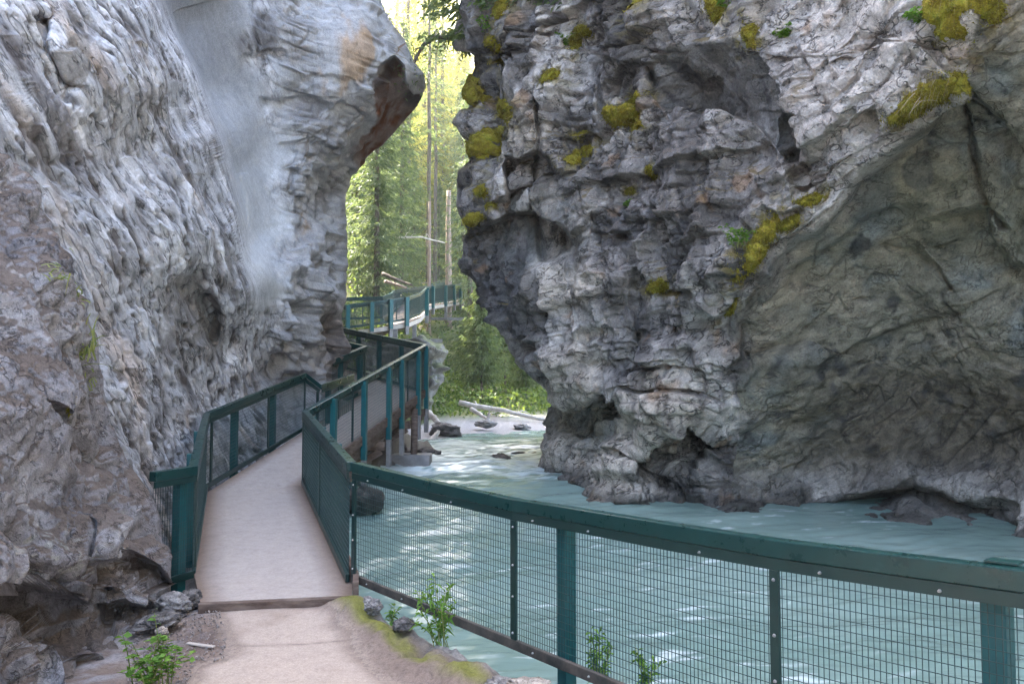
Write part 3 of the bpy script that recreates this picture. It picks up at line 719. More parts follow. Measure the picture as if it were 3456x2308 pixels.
def tone_l(Q, px, py, n, off):
    v = fbm(Q * 2.4, 4, 301); A = stretch(Q, d_str, 4.0); s = fbm(A * 1.5, 5, 302)
    ch = chute(px, py)
    c = np.zeros(Q.shape, np.float32) + np.array([0.50, 0.50, 0.525], np.float32)
    c = lerp(c, [0.66, 0.655, 0.68], sstep(-0.05, 0.35, s + 0.3 * v))
    c = lerp(c, [0.20, 0.185, 0.185], 0.8 * sstep(0.12, 0.40, fbm(A * 2.2 + 7, 5, 303) + 0.25 * v))
    c = lerp(c, [0.17, 0.15, 0.14], 0.75 * HL)     # dark broken hollows
    c = lerp(c, [0.43, 0.30, 0.20], 0.55 * sstep(0.22, 0.45, fbm(A * 1.1 + 13, 4, 304)))                            # rust seeps
    c = c * (1 + 0.55 * fbm(stretch(Q, d_str, 4.5) * 5, 5, 320))[..., None]
    c = lerp(c, [0.12, 0.10, 0.095], 0.85 * SP)
    c = lerp(c, [0.21, 0.19, 0.175], 0.75 * sstep(.35, .65, blob(px, py, 650, 1060, 95, 150, -30, .6) + .35 * v))
    c = lerp(c, [0.20, 0.18, 0.155], 0.75 * sstep(.35, .6, blob(px, py, 228, 215, 48, 95, 12, .5) + .3 * v) + 0 * v)
    c = lerp(c, [0.06, 0.05, 0.045], 0.9 * TL)
    bt = sstep(860, 1000, px) * (1 - ch)
    c2 = np.zeros_like(c) + np.array([0.40, 0.39, 0.39], np.float32)
    c2 = lerp(c2, [0.52, 0.51, 0.51], sstep(0.0, 0.4, fbm(Q * 0.9, 4, 305)))
    c2 = lerp(c2, [0.19, 0.18, 0.18], 0.8 * sstep(0.05, 0.4, fbm(Q * np.array([0.8, 0.8, 2.5]) + 3, 5, 307)))
    c2 = lerp(c2, [0.17, 0.13, 0.11], 0.7 * sstep(1000, 1100, py + 60 * v) * sstep(1060, 1120, px))
    c2 = lerp(c2, [0.42, 0.26, 0.13], 0.7 * sstep(0.1, 0.4, fbm(stretch(Q, [0, 0, 1], 3) * 1.6 + 5, 4, 308) + 0.5 * blob(px, py, 1200, 150, 60, 180, 0, .6) - 0.2))
    c2 = c2 * (1 + 0.4 * fbm(stretch(Q, [1, .3, 0], 2.5) * 5, 4, 321))[..., None]
    c2 = lerp(c2, [0.07, 0.062, 0.058], 0.5 * JL)
    c = lerp(c, [0, 0, 0], bt) + c2 * bt[..., None]
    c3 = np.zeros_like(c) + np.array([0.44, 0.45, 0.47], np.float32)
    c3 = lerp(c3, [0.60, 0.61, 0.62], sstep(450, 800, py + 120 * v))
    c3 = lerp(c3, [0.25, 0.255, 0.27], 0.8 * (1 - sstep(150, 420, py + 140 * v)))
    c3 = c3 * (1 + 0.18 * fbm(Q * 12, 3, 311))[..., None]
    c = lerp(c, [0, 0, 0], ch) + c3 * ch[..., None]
    d, t = sdist(px, py, [(1265, 262), (1334, 184), (1368, 222), (1372, 280), (1400, 318), (1450, 310)])
    red = sstep(0, 16, d) * sstep(1180, 1230, px) * (1 - sstep(0, 1, (py - 600) / 60)) * sstep(1262, 1272, px + 0.9 * np.clip(py - 430, 0, 200) + 0 * px)
    c = lerp(c, [0.17, 0.085, 0.055], 0.95 * red * (0.7 + 0.5 * sstep(-.2, .3, v)))
    c = lerp(c, [0.035, 0.032, 0.032], 0.75 * red * (blob(px, py, 1285, 250, 45, 75, 30, .4) + blob(px, py, 1400, 340, 30, 30, 0, .5)))
    c = lerp(c, [0.07, 0.065, 0.07], 0.65 * blob(px, py, 895, 110, 45, 75, -10, 0.35) + 0.5 * blob(px, py, 830, 150, 40, 40, 0, .5))     # dark patch
    ms = sstep(0.3, 0.7, n[..., 2] + 0.5 * v) * (sstep(1290, 1330, px) * (1 - sstep(250, 330, py)))
    c = lerp(c, [0.13, 0.10, 0.03], 0.7 * ms)
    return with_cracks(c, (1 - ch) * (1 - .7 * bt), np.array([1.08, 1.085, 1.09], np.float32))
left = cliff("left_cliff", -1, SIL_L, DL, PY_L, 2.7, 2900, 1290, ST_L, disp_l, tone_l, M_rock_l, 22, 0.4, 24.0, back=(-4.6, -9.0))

# ---- the darker rib of rock beside the path
SIL_N = [(-900, -300), (-520, 0), (-260, 300), (-60, 520), (20, 590), (75, 660), (140, 800), (205, 890), (250, 1000), (335, 1150), (385, 1350), (420, 1500), (475, 1600), (540, 1750), (572, 1880), (566, 1960), (545, 2030), (480, 2070), (455, 2130), (440, 2200), (425, 2308), (410, 2600)]
DN = tps([(0, 640, 5.6), (0, 1000, 5.0), (200, 1000, 5.7), (0, 1500, 4.6), (300, 1400, 5.8), (400, 1600, 6.2), (200, 1600, 5.2), (0, 1900, 4.25), (300, 1900, 5.2), (520, 1850, 6.3), (500, 2060, 6.1), (300, 2100, 5.3), (100, 2050, 4.6), (0, 2200, 4.1), (300, 2250, 5.0), (430, 2250, 5.3), (380, 2600, 4.6), (0, 2600, 3.7),
          (-400, 600, 4.6), (-900, 300, 4.2), (-900, 1500, 3.0), (-900, 2300, 2.5), (-400, -200, 5.6)])
ST_N = [([(-20, 1960), (60, 1962), (120, 1985), (200, 2010), (305, 2030), (318, 1960)], 0.45, 10, 150, 0.04),
        ([(318, 1900), (400, 1880), (440, 1850), (540, 1900), (570, 1980)], 0.4, 12, 130, 0.06), ([(330, 2030), (420, 2020), (500, 2050), (560, 2045)], 0.4, 12, 120, 0.1),
        ([(150, 2180), (190, 2230), (180, 2320)], 0.25, 10, 0, 0.1), ([(90, 1340), (200, 1480), (290, 1630)][::-1], 0.18, 8, 120, 0.2),
        ([(240, 1130), (300, 1300), (340, 1450), (370, 1560)][::-1], 0.2, 9, 90, 0.2), ([(290, 2200), (360, 2190), (420, 2230)], 0.25, 10, 100, 0.15), ([(320, 1720), (318, 1960)], 0.16, 8, 0, 0.15)]
PY_N = rows(2.7, top=-300, bottom=2700, lo=480, hi=2330)
def disp_n(Q, px, py, n):
    wob = np.stack([fbm(Q * 1.3, 3, 403), fbm(Q * 1.3, 3, 404), fbm(Q * 1.3, 3, 407)], -1)
    A = stretch(Q + 0.1 * wob, d_str, 2.2)
    low = sstep(1500, 1800, py); Qf = Q + 0.12 * wob
    r = plate(Q * 0.8, 401) * 0.20 + (ridged(A * 1.6, 2, 402) - .5) * 0.06
    r += (1 - low) * (plate(A * 2.4, 9) * 0.085 + plate(A * 5.5, 10) * 0.04) + low * (plate(Qf * 1.9, 11) * 0.22 + plate(Qf * 4.5, 12) * 0.09 + facet(Qf * 2.3, 14) * 0.12)
    r += plate(Qf * 11, 13) * 0.024 + plate(Q * 24, 405) * 0.012
    br = sstep(0, 60, 150 - np.abs(px - np.interp(py, [560, 900, 1200, 1500], [60, 160, 300, 400]))) * (1 - low)
    return (r + br * (ridged(Q * 3.2, 3, 406) - .5) * 0.16).astype(np.float32)
def tone_n(Q, px, py, n, off):
    v = fbm(Q * 3.2, 5, 411); s = fbm(stretch(Q, d_str, 3) * 1.6, 4, 412)
    c = np.zeros(Q.shape, np.float32) + np.array([0.33, 0.31, 0.32], np.float32)
    c = lerp(c, [0.45, 0.43, 0.44], sstep(0, 0.4, s + 0.5 * v))
    c = lerp(c, [0.15, 0.145, 0.165], 0.7 * sstep(0.05, 0.35, fbm(Q * 1.4 + 3, 4, 413)))
    c = lerp(c, [0.20, 0.155, 0.125], 0.6 * sstep(0.20, 0.40, fbm(Q * 1.9 + 8, 4, 414)) * sstep(0.0, 0.5, v + .2))
    c = lerp(c, [0.14, 0.10, 0.073], 0.85 * sstep(0.15, 0.5, -n[..., 2] + 0.3 * v))              # darker brown where faces turn downward
    lich = sstep(0.1, 0.3, fbm(Q * 16, 3, 415)) * blob(px, py, 190, 1870, 170, 130, 0, .4)
    c = lerp(c, [0.42, 0.41, 0.36], 0.7 * lich)
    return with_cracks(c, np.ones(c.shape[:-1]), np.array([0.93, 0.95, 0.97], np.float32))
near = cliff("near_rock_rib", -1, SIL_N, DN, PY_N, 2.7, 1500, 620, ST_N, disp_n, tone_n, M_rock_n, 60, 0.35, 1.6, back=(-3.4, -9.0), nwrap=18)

# ---- rock step under the upper walkway
SIL_S = [(1330, 1150), (1440, 1150), (1490, 1160), (1512, 1190), (1515, 1215), (1500, 1280), (1470, 1330), (1440, 1390), (1420, 1450), (1400, 1500), (1400, 1600)]
DS = tps([(1100, 1080, 30), (1300, 1080, 30), (1450, 1120, 29.6), (1300, 1250, 29.4), (1480, 1250, 29.5), (1200, 1450, 27), (1400, 1450, 26), (900, 1200, 30)])
def disp_s(Q, px, py, n):
    s1, _ = strata(Q, [0.05, 0, 1], 0.45, 1.6, 61, 0.3); s2, _ = strata(Q, [0.05, 0, 1], 0.18, 0.8, 62, 0.3)
    return ((s1 - .5) * 1.3 + (s2 - .5) * 0.6 + fbm(Q * 0.6, 4, 451) * 0.8).astype(np.float32)
def tone_s(Q, px, py, n, off):
    v = fbm(Q * 1.4, 4, 452)
    c = np.zeros(Q.shape, np.float32) + np.array([0.19, 0.18, 0.17], np.float32)
    c = lerp(c, [0.08, 0.072, 0.065], 0.8 * sstep(0, .3, v)); c = lerp(c, [0.10, 0.12, 0.03], 0.8 * sstep(1320, 1420, py + 120 * v))
    c = lerp(c, [0.10, 0.12, 0.03], 0.7 * sstep(0.4, 0.8, n[..., 2] + .3 * v))
    return c
ledge = cliff("rock_step", -1, SIL_S, DS, np.arange(1150, 1600, 4.0), 5, 420, 420, [], disp_s, tone_s, M_rock_l, 40, 1.5, 6, nwrap=12)
# ------------------------------------------------------------------ ground, path, river
BANK = np.array([(9.0, -6.0), (3.9, 0.2), (1.72, 2.75), (-0.05, 4.85), (-1.18, 6.42), (-1.62, 8.0), (-3.0, 11.0), (-3.0, 13.5), (-2.5, 16.0), (-2.7, 18.2), (-3.0, 21.3), (-1.6, 23.2), (1.0, 25.2), (5, 28), (14, 31), (40, 33)])
def bank_dist(X, Y):
    """metres to the water's edge, positive on the land side"""
    best = np.full(np.shape(X), 1e9); sg = np.ones(np.shape(X))
    for (x0, y0), (x1, y1) in zip(BANK[:-1], BANK[1:]):
        l = math.hypot(x1 - x0, y1 - y0); ux, uy = (x1 - x0) / l, (y1 - y0) / l
        t = np.clip((X - x0) * ux + (Y - y0) * uy, 0, l)
        dx = X - x0 - ux * t; dy = Y - y0 - uy * t; d = np.hypot(dx, dy)
        m = d < best - 1e-9
        best = np.where(m, d, best); sg = np.where(m, np.sign(ux * dy - uy * dx), sg)
    return best * np.where(sg == 0, 1, sg)
def path_z(Y):
    return np.interp(Y, [-8, 3.0, 5.0, 5.6, 6.4, 6.9, 8, 11.3, 17, 20], [-0.2, -0.09, -0.16, -0.16, -0.12, -0.5, -0.6, -0.35, 0.3, 0.8])
def land_z(X, Y):
    """height of the land, by itself"""
    near = path_z(Y)
    d = bank_dist(X, Y)
    far = EYE - 1.66 + 0.055 * np.clip(d, 0, 6) + 0.09 * np.clip(d - 6, 0, 30)
    far = far + 0.50 * np.clip(Y - 66, 0, 200) + 0.25 * np.clip(Y - 52, 0, 14)
    plat = EYE + np.interp(Y, [26, 31, 38, 50, 66, 120], [0.9, 1.15, 2.0, 4.0, 6.0, 8]) + 1.15 * np.clip(-(X + 6.6), 0, 60) * sstep(30, 40, Y)
    w = sstep(27, 30.5, Y) * (1 - sstep(0.0, 3.0, X + np.interp(Y, [30, 38, 50, 60], [5.2, 5.4, 4.2, 3.0]) + 1.0))
    far = far * (1 - w) + np.maximum(plat, far) * w
    f = sstep(18.5, 22, Y)
    return near * (1 - f) + far * f
def ground_z(X, Y):
    X = np.asarray(X, float); Y = np.asarray(Y, float)
    d = bank_dist(X, Y)
    bed = water_z(Y) - 0.55
    w = sstep(-0.75, 0.05, d) * (Y < 18.5) + sstep(-2.5, 0.3, d) * (Y >= 18.5)
    return bed * (1 - w) + land_z(X, Y) * w
def axis(lo, a, b, hi, fine, grow=1.12, mx=3.0):
    m = list(np.arange(a, b, fine)); out = []; v, st = a, fine
    while v > lo: st = min(st * grow, mx); v -= st; out.append(v)
    m = out[::-1] + m; v, st = b, fine
    while v < hi: m.append(v); st = min(st * grow, mx); v += st
    return np.array(m)
gx = axis(-60, -3.3, 1.9, 70, 0.028); gy = axis(-12, 3.6, 7.1, 150, 0.028)
GX, GY = np.meshgrid(gx, gy)
GZ = ground_z(GX, GY)
gp = np.stack([GX, GY, GZ], -1)
nearm = (GY < 8.5) & (GX > -4) & (GX < 3)
lump = fbm(gp * np.array([1.2, 1.2, 0.4]), 5, 501); pebb = fbm(gp * np.array([9, 9, 2]), 4, 502)
# concrete path outline, walked out on the ground
def gpt(px, py, z=-0.12):
    a = (px - 1728) / F; b = (1154 - py) / F; y = cp_ - b * sp_; zz = sp_ + b * cp_; k = (z - EYE) / zz
    return (a * k, y * k)
CONC = [gpt(x, y) for x, y in ((735, 2052), (752, 2092), (772, 2140), (800, 2178), (775, 2205), (690, 2218), (650, 2240), (636, 2308))] + [(-2.4, 1.0), (-2.8, -8), (3.2, -8), (1.9, 0.5)] + [gpt(x, y) for x, y in ((1420, 2330), (1330, 2290), (1250, 2235), (1222, 2190), (1190, 2120), (1130, 2085), (1105, 2050))]
def inside(X, Y, poly):
    c = np.zeros(X.shape, bool)
    for (x0, y0), (x1, y1) in zip(poly, poly[1:] + poly[:1]):
        if y0 == y1: continue
        c ^= ((y0 > Y) != (y1 > Y)) & (X < (x1 - x0) * (Y - y0) / (y1 - y0) + x0)
    return c
wob = noise(gp * 4, 503) * 0.06 + noise(gp * 9, 504) * 0.02
conc = inside(GX + wob, GY + noise(gp * 4, 513) * 0.05, CONC) & (GY < 6.62)
rough_amp = np.where(GY < 8, 0.035, 0.12) * np.where(GY > 34, 3.0, 1.0)
bankm = sstep(-0.9, -0.1, bank_dist(GX, GY)) * (1 - sstep(0.15, 0.5, bank_dist(GX, GY)))
GZ = GZ + np.where(conc, 0.004 + 0.006 * lump, rough_amp * lump + 0.012 * pebb) + (bankm * (0.10 * ridged(gp * 1.8, 4, 505) + 0.16 * plates(gp * 3.0, 3, 516)) + 0.45 * plates(gp * 1.1, 4, 515) * (GY > 7.2)) * (GY < 22)
gp[..., 2] = GZ
d_b = bank_dist(GX, GY)
col = np.zeros(gp.shape, np.float32) + np.array([0.215, 0.16, 0.13], np.float32)
col = lerp(col, [0.14, 0.10, 0.082], sstep(-0.1, 0.3, lump + 0.3 * pebb))
rk = sstep(0.12, -0.05, d_b) * (GY < 9)
col = lerp(col, lerp(np.zeros_like(col) + np.array([0.16, 0.145, 0.13], np.float32), [0.36, 0.33, 0.30], sstep(-.2, .3, lump + .4 * pebb)), rk)
gravel = sstep(0.1, 0.5, (-(GX + 2.15) + 0.3 * lump)) * (GY < 8)
col = lerp(col, [0.32, 0.30, 0.30], 0.8 * gravel * sstep(-0.3, 0.3, pebb))
msm = sstep(0.0, 0.10, 0.13 - np.abs(d_b - 0.16 + 0.10 * lump)) * (GY < 6.6) * (GY > 3.2) * sstep(-0.45, -0.05, lump + .3 * pebb)
col = lerp(col, [0.175, 0.175, 0.035], 0.9 * msm)
ed2 = conc.astype(np.float32)
for _ in range(3):
    for ax in (0, 1): ed2 = sum(np.roll(ed2, k, ax) for k in range(-3, 4)) / 7
col = lerp(col, [0.34, 0.27, 0.22], 0.7 * sstep(0.08, 0.5, ed2 + 0.2 * pebb) * (ed2 > 0.01))
col = lerp(col, [0.17, 0.155, 0.14], sstep(7.2, 8.0, GY))
farm = sstep(18, 22, GY)
grav = farm * (1 - sstep(4.0, 6.5, d_b + 1.5 * lump))
grass = lerp(np.zeros_like(col) + np.array([0.10, 0.13, 0.045], np.float32), [0.20, 0.19, 0.06], sstep(-0.2, 0.4, lump))
grass = lerp(grass, [0.15, 0.11, 0.08], sstep(0.1, 0.4, fbm(gp * 0.5, 3, 506)))
grass = lerp(grass, [0.42, 0.36, 0.17], sstep(50, 70, GY + 6 * lump))
col = lerp(col, [0, 0, 0], farm) + farm[..., None] * grass
col = lerp(col, [0.30, 0.285, 0.285], grav * 0.95)
M_ground = mat_rock("packed_dirt_and_gravel", 30, 0.45, 0.8, 0.012, 0.95)
fc = grid_faces(len(gy), len(gx))
cm = conc.ravel()[fc].all(1)
def sub_mesh(name, V, Fc, mat, cols):
    used = np.unique(Fc); mp = np.zeros(len(V), np.int64); mp[used] = np.arange(len(used))
    return np_mesh(name, V[used], mp[Fc], mat, True, cols[used])
gV = gp.reshape(-1, 3); gC = col.reshape(-1, 3)
tag(link("ground", sub_mesh("ground", gV, fc[~cm], M_ground, gC)), kind='structure')
cc = np.zeros_like(gC) + np.array([0.42, 0.335, 0.275], np.float32)
cc = lerp(cc, [0.33, 0.255, 0.205], sstep(0.0, 0.5, (lump + 0.5 * fbm(gp * 3, 4, 507)).ravel()))
ln = np.abs(GY.ravel() - (5.62 + 0.10 * (GX.ravel() + 1.5) + 0.10 * noise(gp * 2.3, 508).ravel()))
cc = lerp(cc, [0.17, 0.13, 0.11], 0.75 * np.exp(-(ln / 0.014) ** 2) * (GX.ravel() > -2.2))      # the crack across the slab
ed = conc.astype(np.float32)
for _ in range(3):
    for ax in (0, 1): ed = sum(np.roll(ed, k, ax) for k in range(-3, 4)) / 7
edge = np.clip(1 - sstep(0.45, 0.95, ed + 0.35 * lump + 0.15 * pebb), 0, 1).ravel()
cc = lerp(cc, [0.20, 0.15, 0.122], 0.9 * edge)
M_conc = mat_rock("worn_concrete", 22, 0.2, 0.35, 0.008, 0.9)
tag(link("path", sub_mesh("path", gV, fc[cm], M_conc, cc)), kind='structure')

# river
wx = axis(-4.5, -2.2, 8.5, 45, 0.05, 1.1, 1.2); wy = []
y = 0.3
while y < 36: wy.append(y); y += 0.012 + 0.0035 * y
wy = np.array([-8, -5, -3, -2, -1, -0.3] + wy)
WX, WY = np.meshgrid(wx, wy)
wp = np.stack([WX, WY, np.zeros_like(WX)], -1)
ang = 0.20
rx_ = WX * math.cos(ang) + WY * math.sin(ang); ry_ = -WX * math.sin(ang) + WY * math.cos(ang)
wq = np.stack([rx_, ry_, np.zeros_like(rx_)], -1)
wq = wq + 0.25 * np.stack([noise(wq * 0.8, 601), noise(wq * 0.8, 602), 0 * rx_], -1)
rapid = sstep(12.8, 15.5, WY + 0.6 * noise(wp * 0.4, 603)) * (1 - 0.55 * sstep(20, 24, WY))
h = 0.042 * fbm(wq * np.array([0.75, 2.0, 1]), 4, 604) + 0.020 * ridged(wq * np.array([1.6, 4.6, 1]), 3, 605) + 0.009 * fbm(wq * np.array([4.5, 11, 1]), 3, 606)
hr = 0.16 * fbm(wq * np.array([0.6, 1.5, 1]), 4, 607) + 0.07 * ridged(wq * np.array([1.2, 2.6, 1]), 4, 608)
shelter = 1 - 0.55 * sstep(9.0, 12.0, WY + 0.0 * WX) * sstep(1.0, 3.5, WX)
WZ = water_z(WY) + h * (1 - rapid) * shelter * 1.35 + hr * rapid
foam = sstep(0.20, 0.50, fbm(wq * np.array([0.9, 2.6, 1]), 5, 609) + 1.15 * (rapid - 0.45) + 0.5 * (ridged(wq * np.array([1.6, 4.6, 1]), 3, 605) - 0.75))
foam2 = sstep(0.18, 0.42, fbm(wq * np.array([1.3, 6.5, 1]), 5, 610) + 0.35 * (ridged(wq * np.array([1.6, 4.6, 1]), 3, 605) - 0.7)) * (1 - rapid) * sstep(-.1, .3, noise(wp * 0.35, 612) + .15)
wc = np.zeros(wp.shape, np.float32) + np.array([0.185, 0.272, 0.24], np.float32)
wc = lerp(wc, [0.24, 0.33, 0.295], sstep(-0.2, 0.4, fbm(wp * 0.5, 3, 611)))
wc = lerp(wc, [0.72, 0.80, 0.80], np.clip(0.85 * foam * (0.25 + 0.75 * rapid) + 0.7 * foam2, 0, 1))
M_water = bpy.data.materials.new("milky_glacial_water"); M_water.use_nodes = True
nt = M_water.node_tree; b = nt.nodes["Principled BSDF"]
at = nt.nodes.new("ShaderNodeAttribute"); at.attribute_name = "tone"; nt.links.new(at.outputs["Color"], b.inputs["Base Color"])
b.inputs["Roughness"].default_value = 0.15; b.inputs["IOR"].default_value = 1.33; b.inputs["Specular IOR Level"].default_value = 0.45
bump(nt, b, tex_noise(nt, 9.0, 5, 0.6, obj_co(nt, (0.5, 1.6, 1.0))), 0.22, 0.03)
tag(link("river", np_mesh("river", np.stack([WX, WY, WZ], -1).reshape(-1, 3), grid_faces(len(wy), len(wx)), M_water, True, wc.reshape(-1, 3))), kind='structure')
# ------------------------------------------------------------------ boardwalk and railings
M_teal = mat_paint("teal_painted_steel", (0.007, 0.100, 0.108), 0.40)
M_green = mat_paint("dark_green_painted_steel", (0.008, 0.036, 0.033), 0.38)
M_rail = mat_paint("green_painted_steel_rail", (0.007, 0.044, 0.041), 0.30)
M_wire = mat_plain("green_coated_wire", (0.012, 0.040, 0.040), (0.02, 0.06, 0.06), 20, 0.45, 0, 0.5)
M_bolt = mat_plain("galvanised_bolt", (0.3, 0.3, 0.3), (0.45, 0.45, 0.45), 30, 0.35, 0, 0.5, 0.6)
M_galv = mat_plain("weathered_grey_steel", (0.17, 0.16, 0.155), (0.27, 0.255, 0.25), 6, 0.6, 0.2, 0.4)
M_deck = mat_rock("worn_deck_boards", 9, 0.16, 0.1, 0.003, 0.9, speck=0.2)
M_timber = mat_plain("brown_weathered_timber", (0.085, 0.055, 0.042), (0.21, 0.155, 0.125), 5, 0.85, 0.4, 0.2, 0, (1, 1, 4), 0.008)
M_fascia = mat_plain("pale_new_timber", (0.42, 0.36, 0.31), (0.56, 0.49, 0.43), 5, 0.8, 0.2)
M_dusty = mat_plain("dusty_dark_steel", (0.030, 0.034, 0.031), (0.115, 0.095, 0.080), 7, 0.6, 0.1, 0.4)
UP = Vector((0, 0, 1))

def railing(root, pts, H, bars, posts, out, pitch=(0.025, 0.045), wire=0.003, post_w=0.09, drop=0.30, base=0.0, bolts=False, bottom_mat=None, top=(0.085, 0.085), frame=0.055, posts_m=None):
    """pts: points along the top of the rail. bars / posts: lists of (segment, fraction). out: +1 posts on the right of the way pts run, -1 on its left"""
    segs = []
    for i in range(len(pts) - 1):
        a, b_ = Vector(pts[i]), Vector(pts[i + 1]); d = (b_ - a); dh = Vector((d.x, d.y, 0)).normalized()
        segs.append((a, b_, dh, Vector((dh.y, -dh.x, 0)) * out))
    # top rail: one swept box with mitred corners
    m = MB(); vs = []; n = len(pts)
    for i in range(n):
        nn = (segs[max(i - 1, 0)][3] + segs[min(i, n - 2)][3]); nn.normalize(); k = 1.0 / max(0.5, nn.dot(segs[min(i, n - 2)][3]))
        p = Vector(pts[i])
        for s, z in ((-1, -top[1]), (1, -top[1]), (1, 0), (-1, 0)): vs.append(p + nn * (s * k * top[0] / 2) + UP * z)
    fs = [(3, 2, 1, 0)] + [(i * 4 + k, i * 4 + (k + 1) % 4, i * 4 + 4 + (k + 1) % 4, i * 4 + 4 + k) for i in range(n - 1) for k in range(4)] + [tuple((n - 1) * 4 + k for k in range(4))]
    m.add(vs, fs); m.build("top_rail", M_rail, root, bevel=0.006)
    zt, zb = -top[1] - 0.002, -H
    for i, (a, b_, dh, o) in enumerate(segs):
        m = MB(); m.bar(a, b_, 0.022, frame, off=UP * (zt - frame / 2) - o * (top[0] / 2 - 0.014)); m.build("frame_bar", M_green, root)
        m = MB(); m.bar(a, b_, 0.035, frame * 1.2, off=UP * (zb + frame * 0.6) - o * (top[0] / 2 - 0.02)); m.build("bottom_rail", bottom_mat or M_green, root, bevel=0.004)
        L = (b_ - a).length; m = MB(); inn = -o * (top[0] / 2 - 0.030)
        nvw = max(2, int(L / pitch[0]))
        z0, z1 = zb + frame * 1.1, zt - frame * 0.9
        for k in range(nvw + 1):
            p = a.lerp(b_, k / nvw) + inn
            m.vbar(p + UP * z0, p + UP * z1, dh, wire, wire)
        nh = max(2, int((z1 - z0) / pitch[1]))
        for k in range(nh + 1):
            z = z0 + (z1 - z0) * k / nh
            m.bar(a, b_, wire, wire, off=inn + UP * z - o * wire)
        m.build("mesh_panel", M_wire, root)
    for (s, t) in bars:
        a, b_, dh, o = segs[s]; p = a.lerp(b_, t) - o * (top[0] / 2 - 0.010)
        m = MB(); m.vbar(p + UP * (zb + frame * 1.25), p + UP * (zt - frame * 1.02), dh, 0.048, 0.018)
        br = m.build("joint_bar", M_green, root)
        if bolts:
            for z in (zt - frame - 0.045, zt - 0.36, zb + 0.36, zb + frame + 0.06):
                q = p - o * 0.009 + UP * z; m = MB(); m.tube([q, q - o * 0.010], [0.009, 0.005], 8); m.build("bolt", M_bolt, br)
    if bolts:
        for i, (a, b_, dh, o) in enumerate(segs):
            L = (b_ - a).length
            for k in range(int(L / 0.48)):
                for zz in (zt - frame * 0.62, zb + frame * 0.6):
                    q = a.lerp(b_, (k + 0.5) * 0.48 / L) - o * (top[0] / 2 - 0.003) + UP * zz
                    m = MB(); m.tube([q, q - o * 0.012], [0.008, 0.005], 8); m.build("bolt", M_bolt, root)
    for (s, t) in posts:
        a, b_, dh, o = segs[s]; p = a.lerp(b_, t) + o * (post_w / 2 + 0.005)
        m = MB(); m.vbar(p + UP * (zt + 0.055), p + UP * (zb - drop), dh, post_w, post_w); po = m.build("post", M_teal, root, bevel=0.006)
        if base:
            m = MB(); m.vbar(p + UP * (zb - drop - 0.005), p + UP * (zb - drop - base), dh, post_w * 0.92, post_w * 0.92); m.build("post_base", M_galv, po, bevel=0.006)
def fpx(p0, p1, px):
    """fraction between two world points at which photo column px is crossed"""
    k = (px - 1728) / F
    f0 = p0.x - k * p0.y; f1 = p1.x - k * p1.y      # near enough: depth along the view is y
    return f0 / (f0 - f1)

C1 = PV(1200, 1560, 6.9); C2 = PV(1030, 1385, 11.3); C3 = PV(1437, 1162, 16.9); C4 = PV(1150, 1104, 20.5)
H_ = 1.07
near_pts = [C1, PV(1470, 1624, 6.15), PV(1744, 1683, 5.49), PV(1917, 1709, 5.03), PV(2256, 1763, 4.33), PV(2625, 1818, 3.80), PV(2987, 1862, 3.39), PV(3456, 1917, 2.97), PV(4400, 2010, 2.36), PV(9000, 2600, 1.2)]
r = empty("river_railing", C1 - UP * H_)
tag(r, "teal railing with square wire mesh and bolted bars along the path, nearest the viewer", "railing")
def loc_pts(root, pts): return [Vector(p) - root.location for p in pts]
railing(r, loc_pts(r, near_pts), 1.02, [(0, 0.03), (2, 0.02), (5, 0.0), (7, 0.75)], [(2, 0.86), (6, 0.78), (8, 0.3)], -1, bolts=True, drop=1.0, bottom_mat=M_dusty)
m = MB(); a, b_ = near_pts[6] - r.location, near_pts[7] - r.location
m.bar(a.lerp(b_, 0.74), a.lerp(b_, 0.97), 0.075, 0.012, off=UP * 0.008 + Vector((0.03, 0.03, 0))); m.build("splice_plate", M_rail, r, bevel=0.004)

r = empty("ramp_railing", C1 - UP * H_)
tag(r, "teal wire mesh railing on the river side of the rising boardwalk with wide posts", "railing")
ps = [C1 + Vector((-0.05, 0.06, 0.0)), C2, C3, C4]
railing(r, loc_pts(r, ps), 1.05, [(0, 0.5), (0, 0.985), (1, 0.015), (1, fpx(C2, C3, 1198)), (1, fpx(C2, C3, 1382)), (2, 0.03)],
        [(0, 0.3), (0, 0.62), (0, 0.88)] + [(1, fpx(C2, C3, x)) for x in (1118, 1222, 1306, 1350, 1406)] + [(1, 0.985), (2, 0.27), (2, 0.52), (2, 0.78)], 1, drop=0.32, base=0.5, pitch=(0.025, 0.05), wire=0.0032, frame=0.06)
LA = PV(652, 1572, 7.3); LB = PV(697, 1393, 10.6); LC = PV(1030, 1258, 14.2); LD = PV(1082, 1298, 14.0); LE = PV(1190, 1262, 15.6)
r = empty("cliff_side_railing", LA - UP * H_)
tag(r, "teal railing along the pale left cliff with a short wing turned towards the rock", "railing")
WG = PV(515, 1592, 6.9)
railing(r, loc_pts(r, [WG, LA, LB, LC, LD, LE]), 1.02, [(1, 0.03), (2, 0.025), (2, 0.54), (2, 0.975), (3, 0.9), (4, 0.5)], [(0, 0.78), (1, 0.22), (1, 0.62), (2, 0.26), (2, 0.64), (4, 0.3)], -1, drop=0.15, pitch=(0.025, 0.05), wire=0.0028)
LF0 = PV(1120, 1214, 16.4); LF = PV(1233, 1167, 17.6); LG = LF + Vector((-2.2, 1.2, 0.5))
r = empty("bend_railing", LF - UP * H_)
tag(r, "short teal railing at the inner corner where the boardwalk turns behind the cliff", "railing")
railing(r, loc_pts(r, [LF0, LF, LG]), 1.02, [(0, 0.95)], [(0, 0.3), (0, 0.9), (1, 0.4)], -1, drop=0.1)

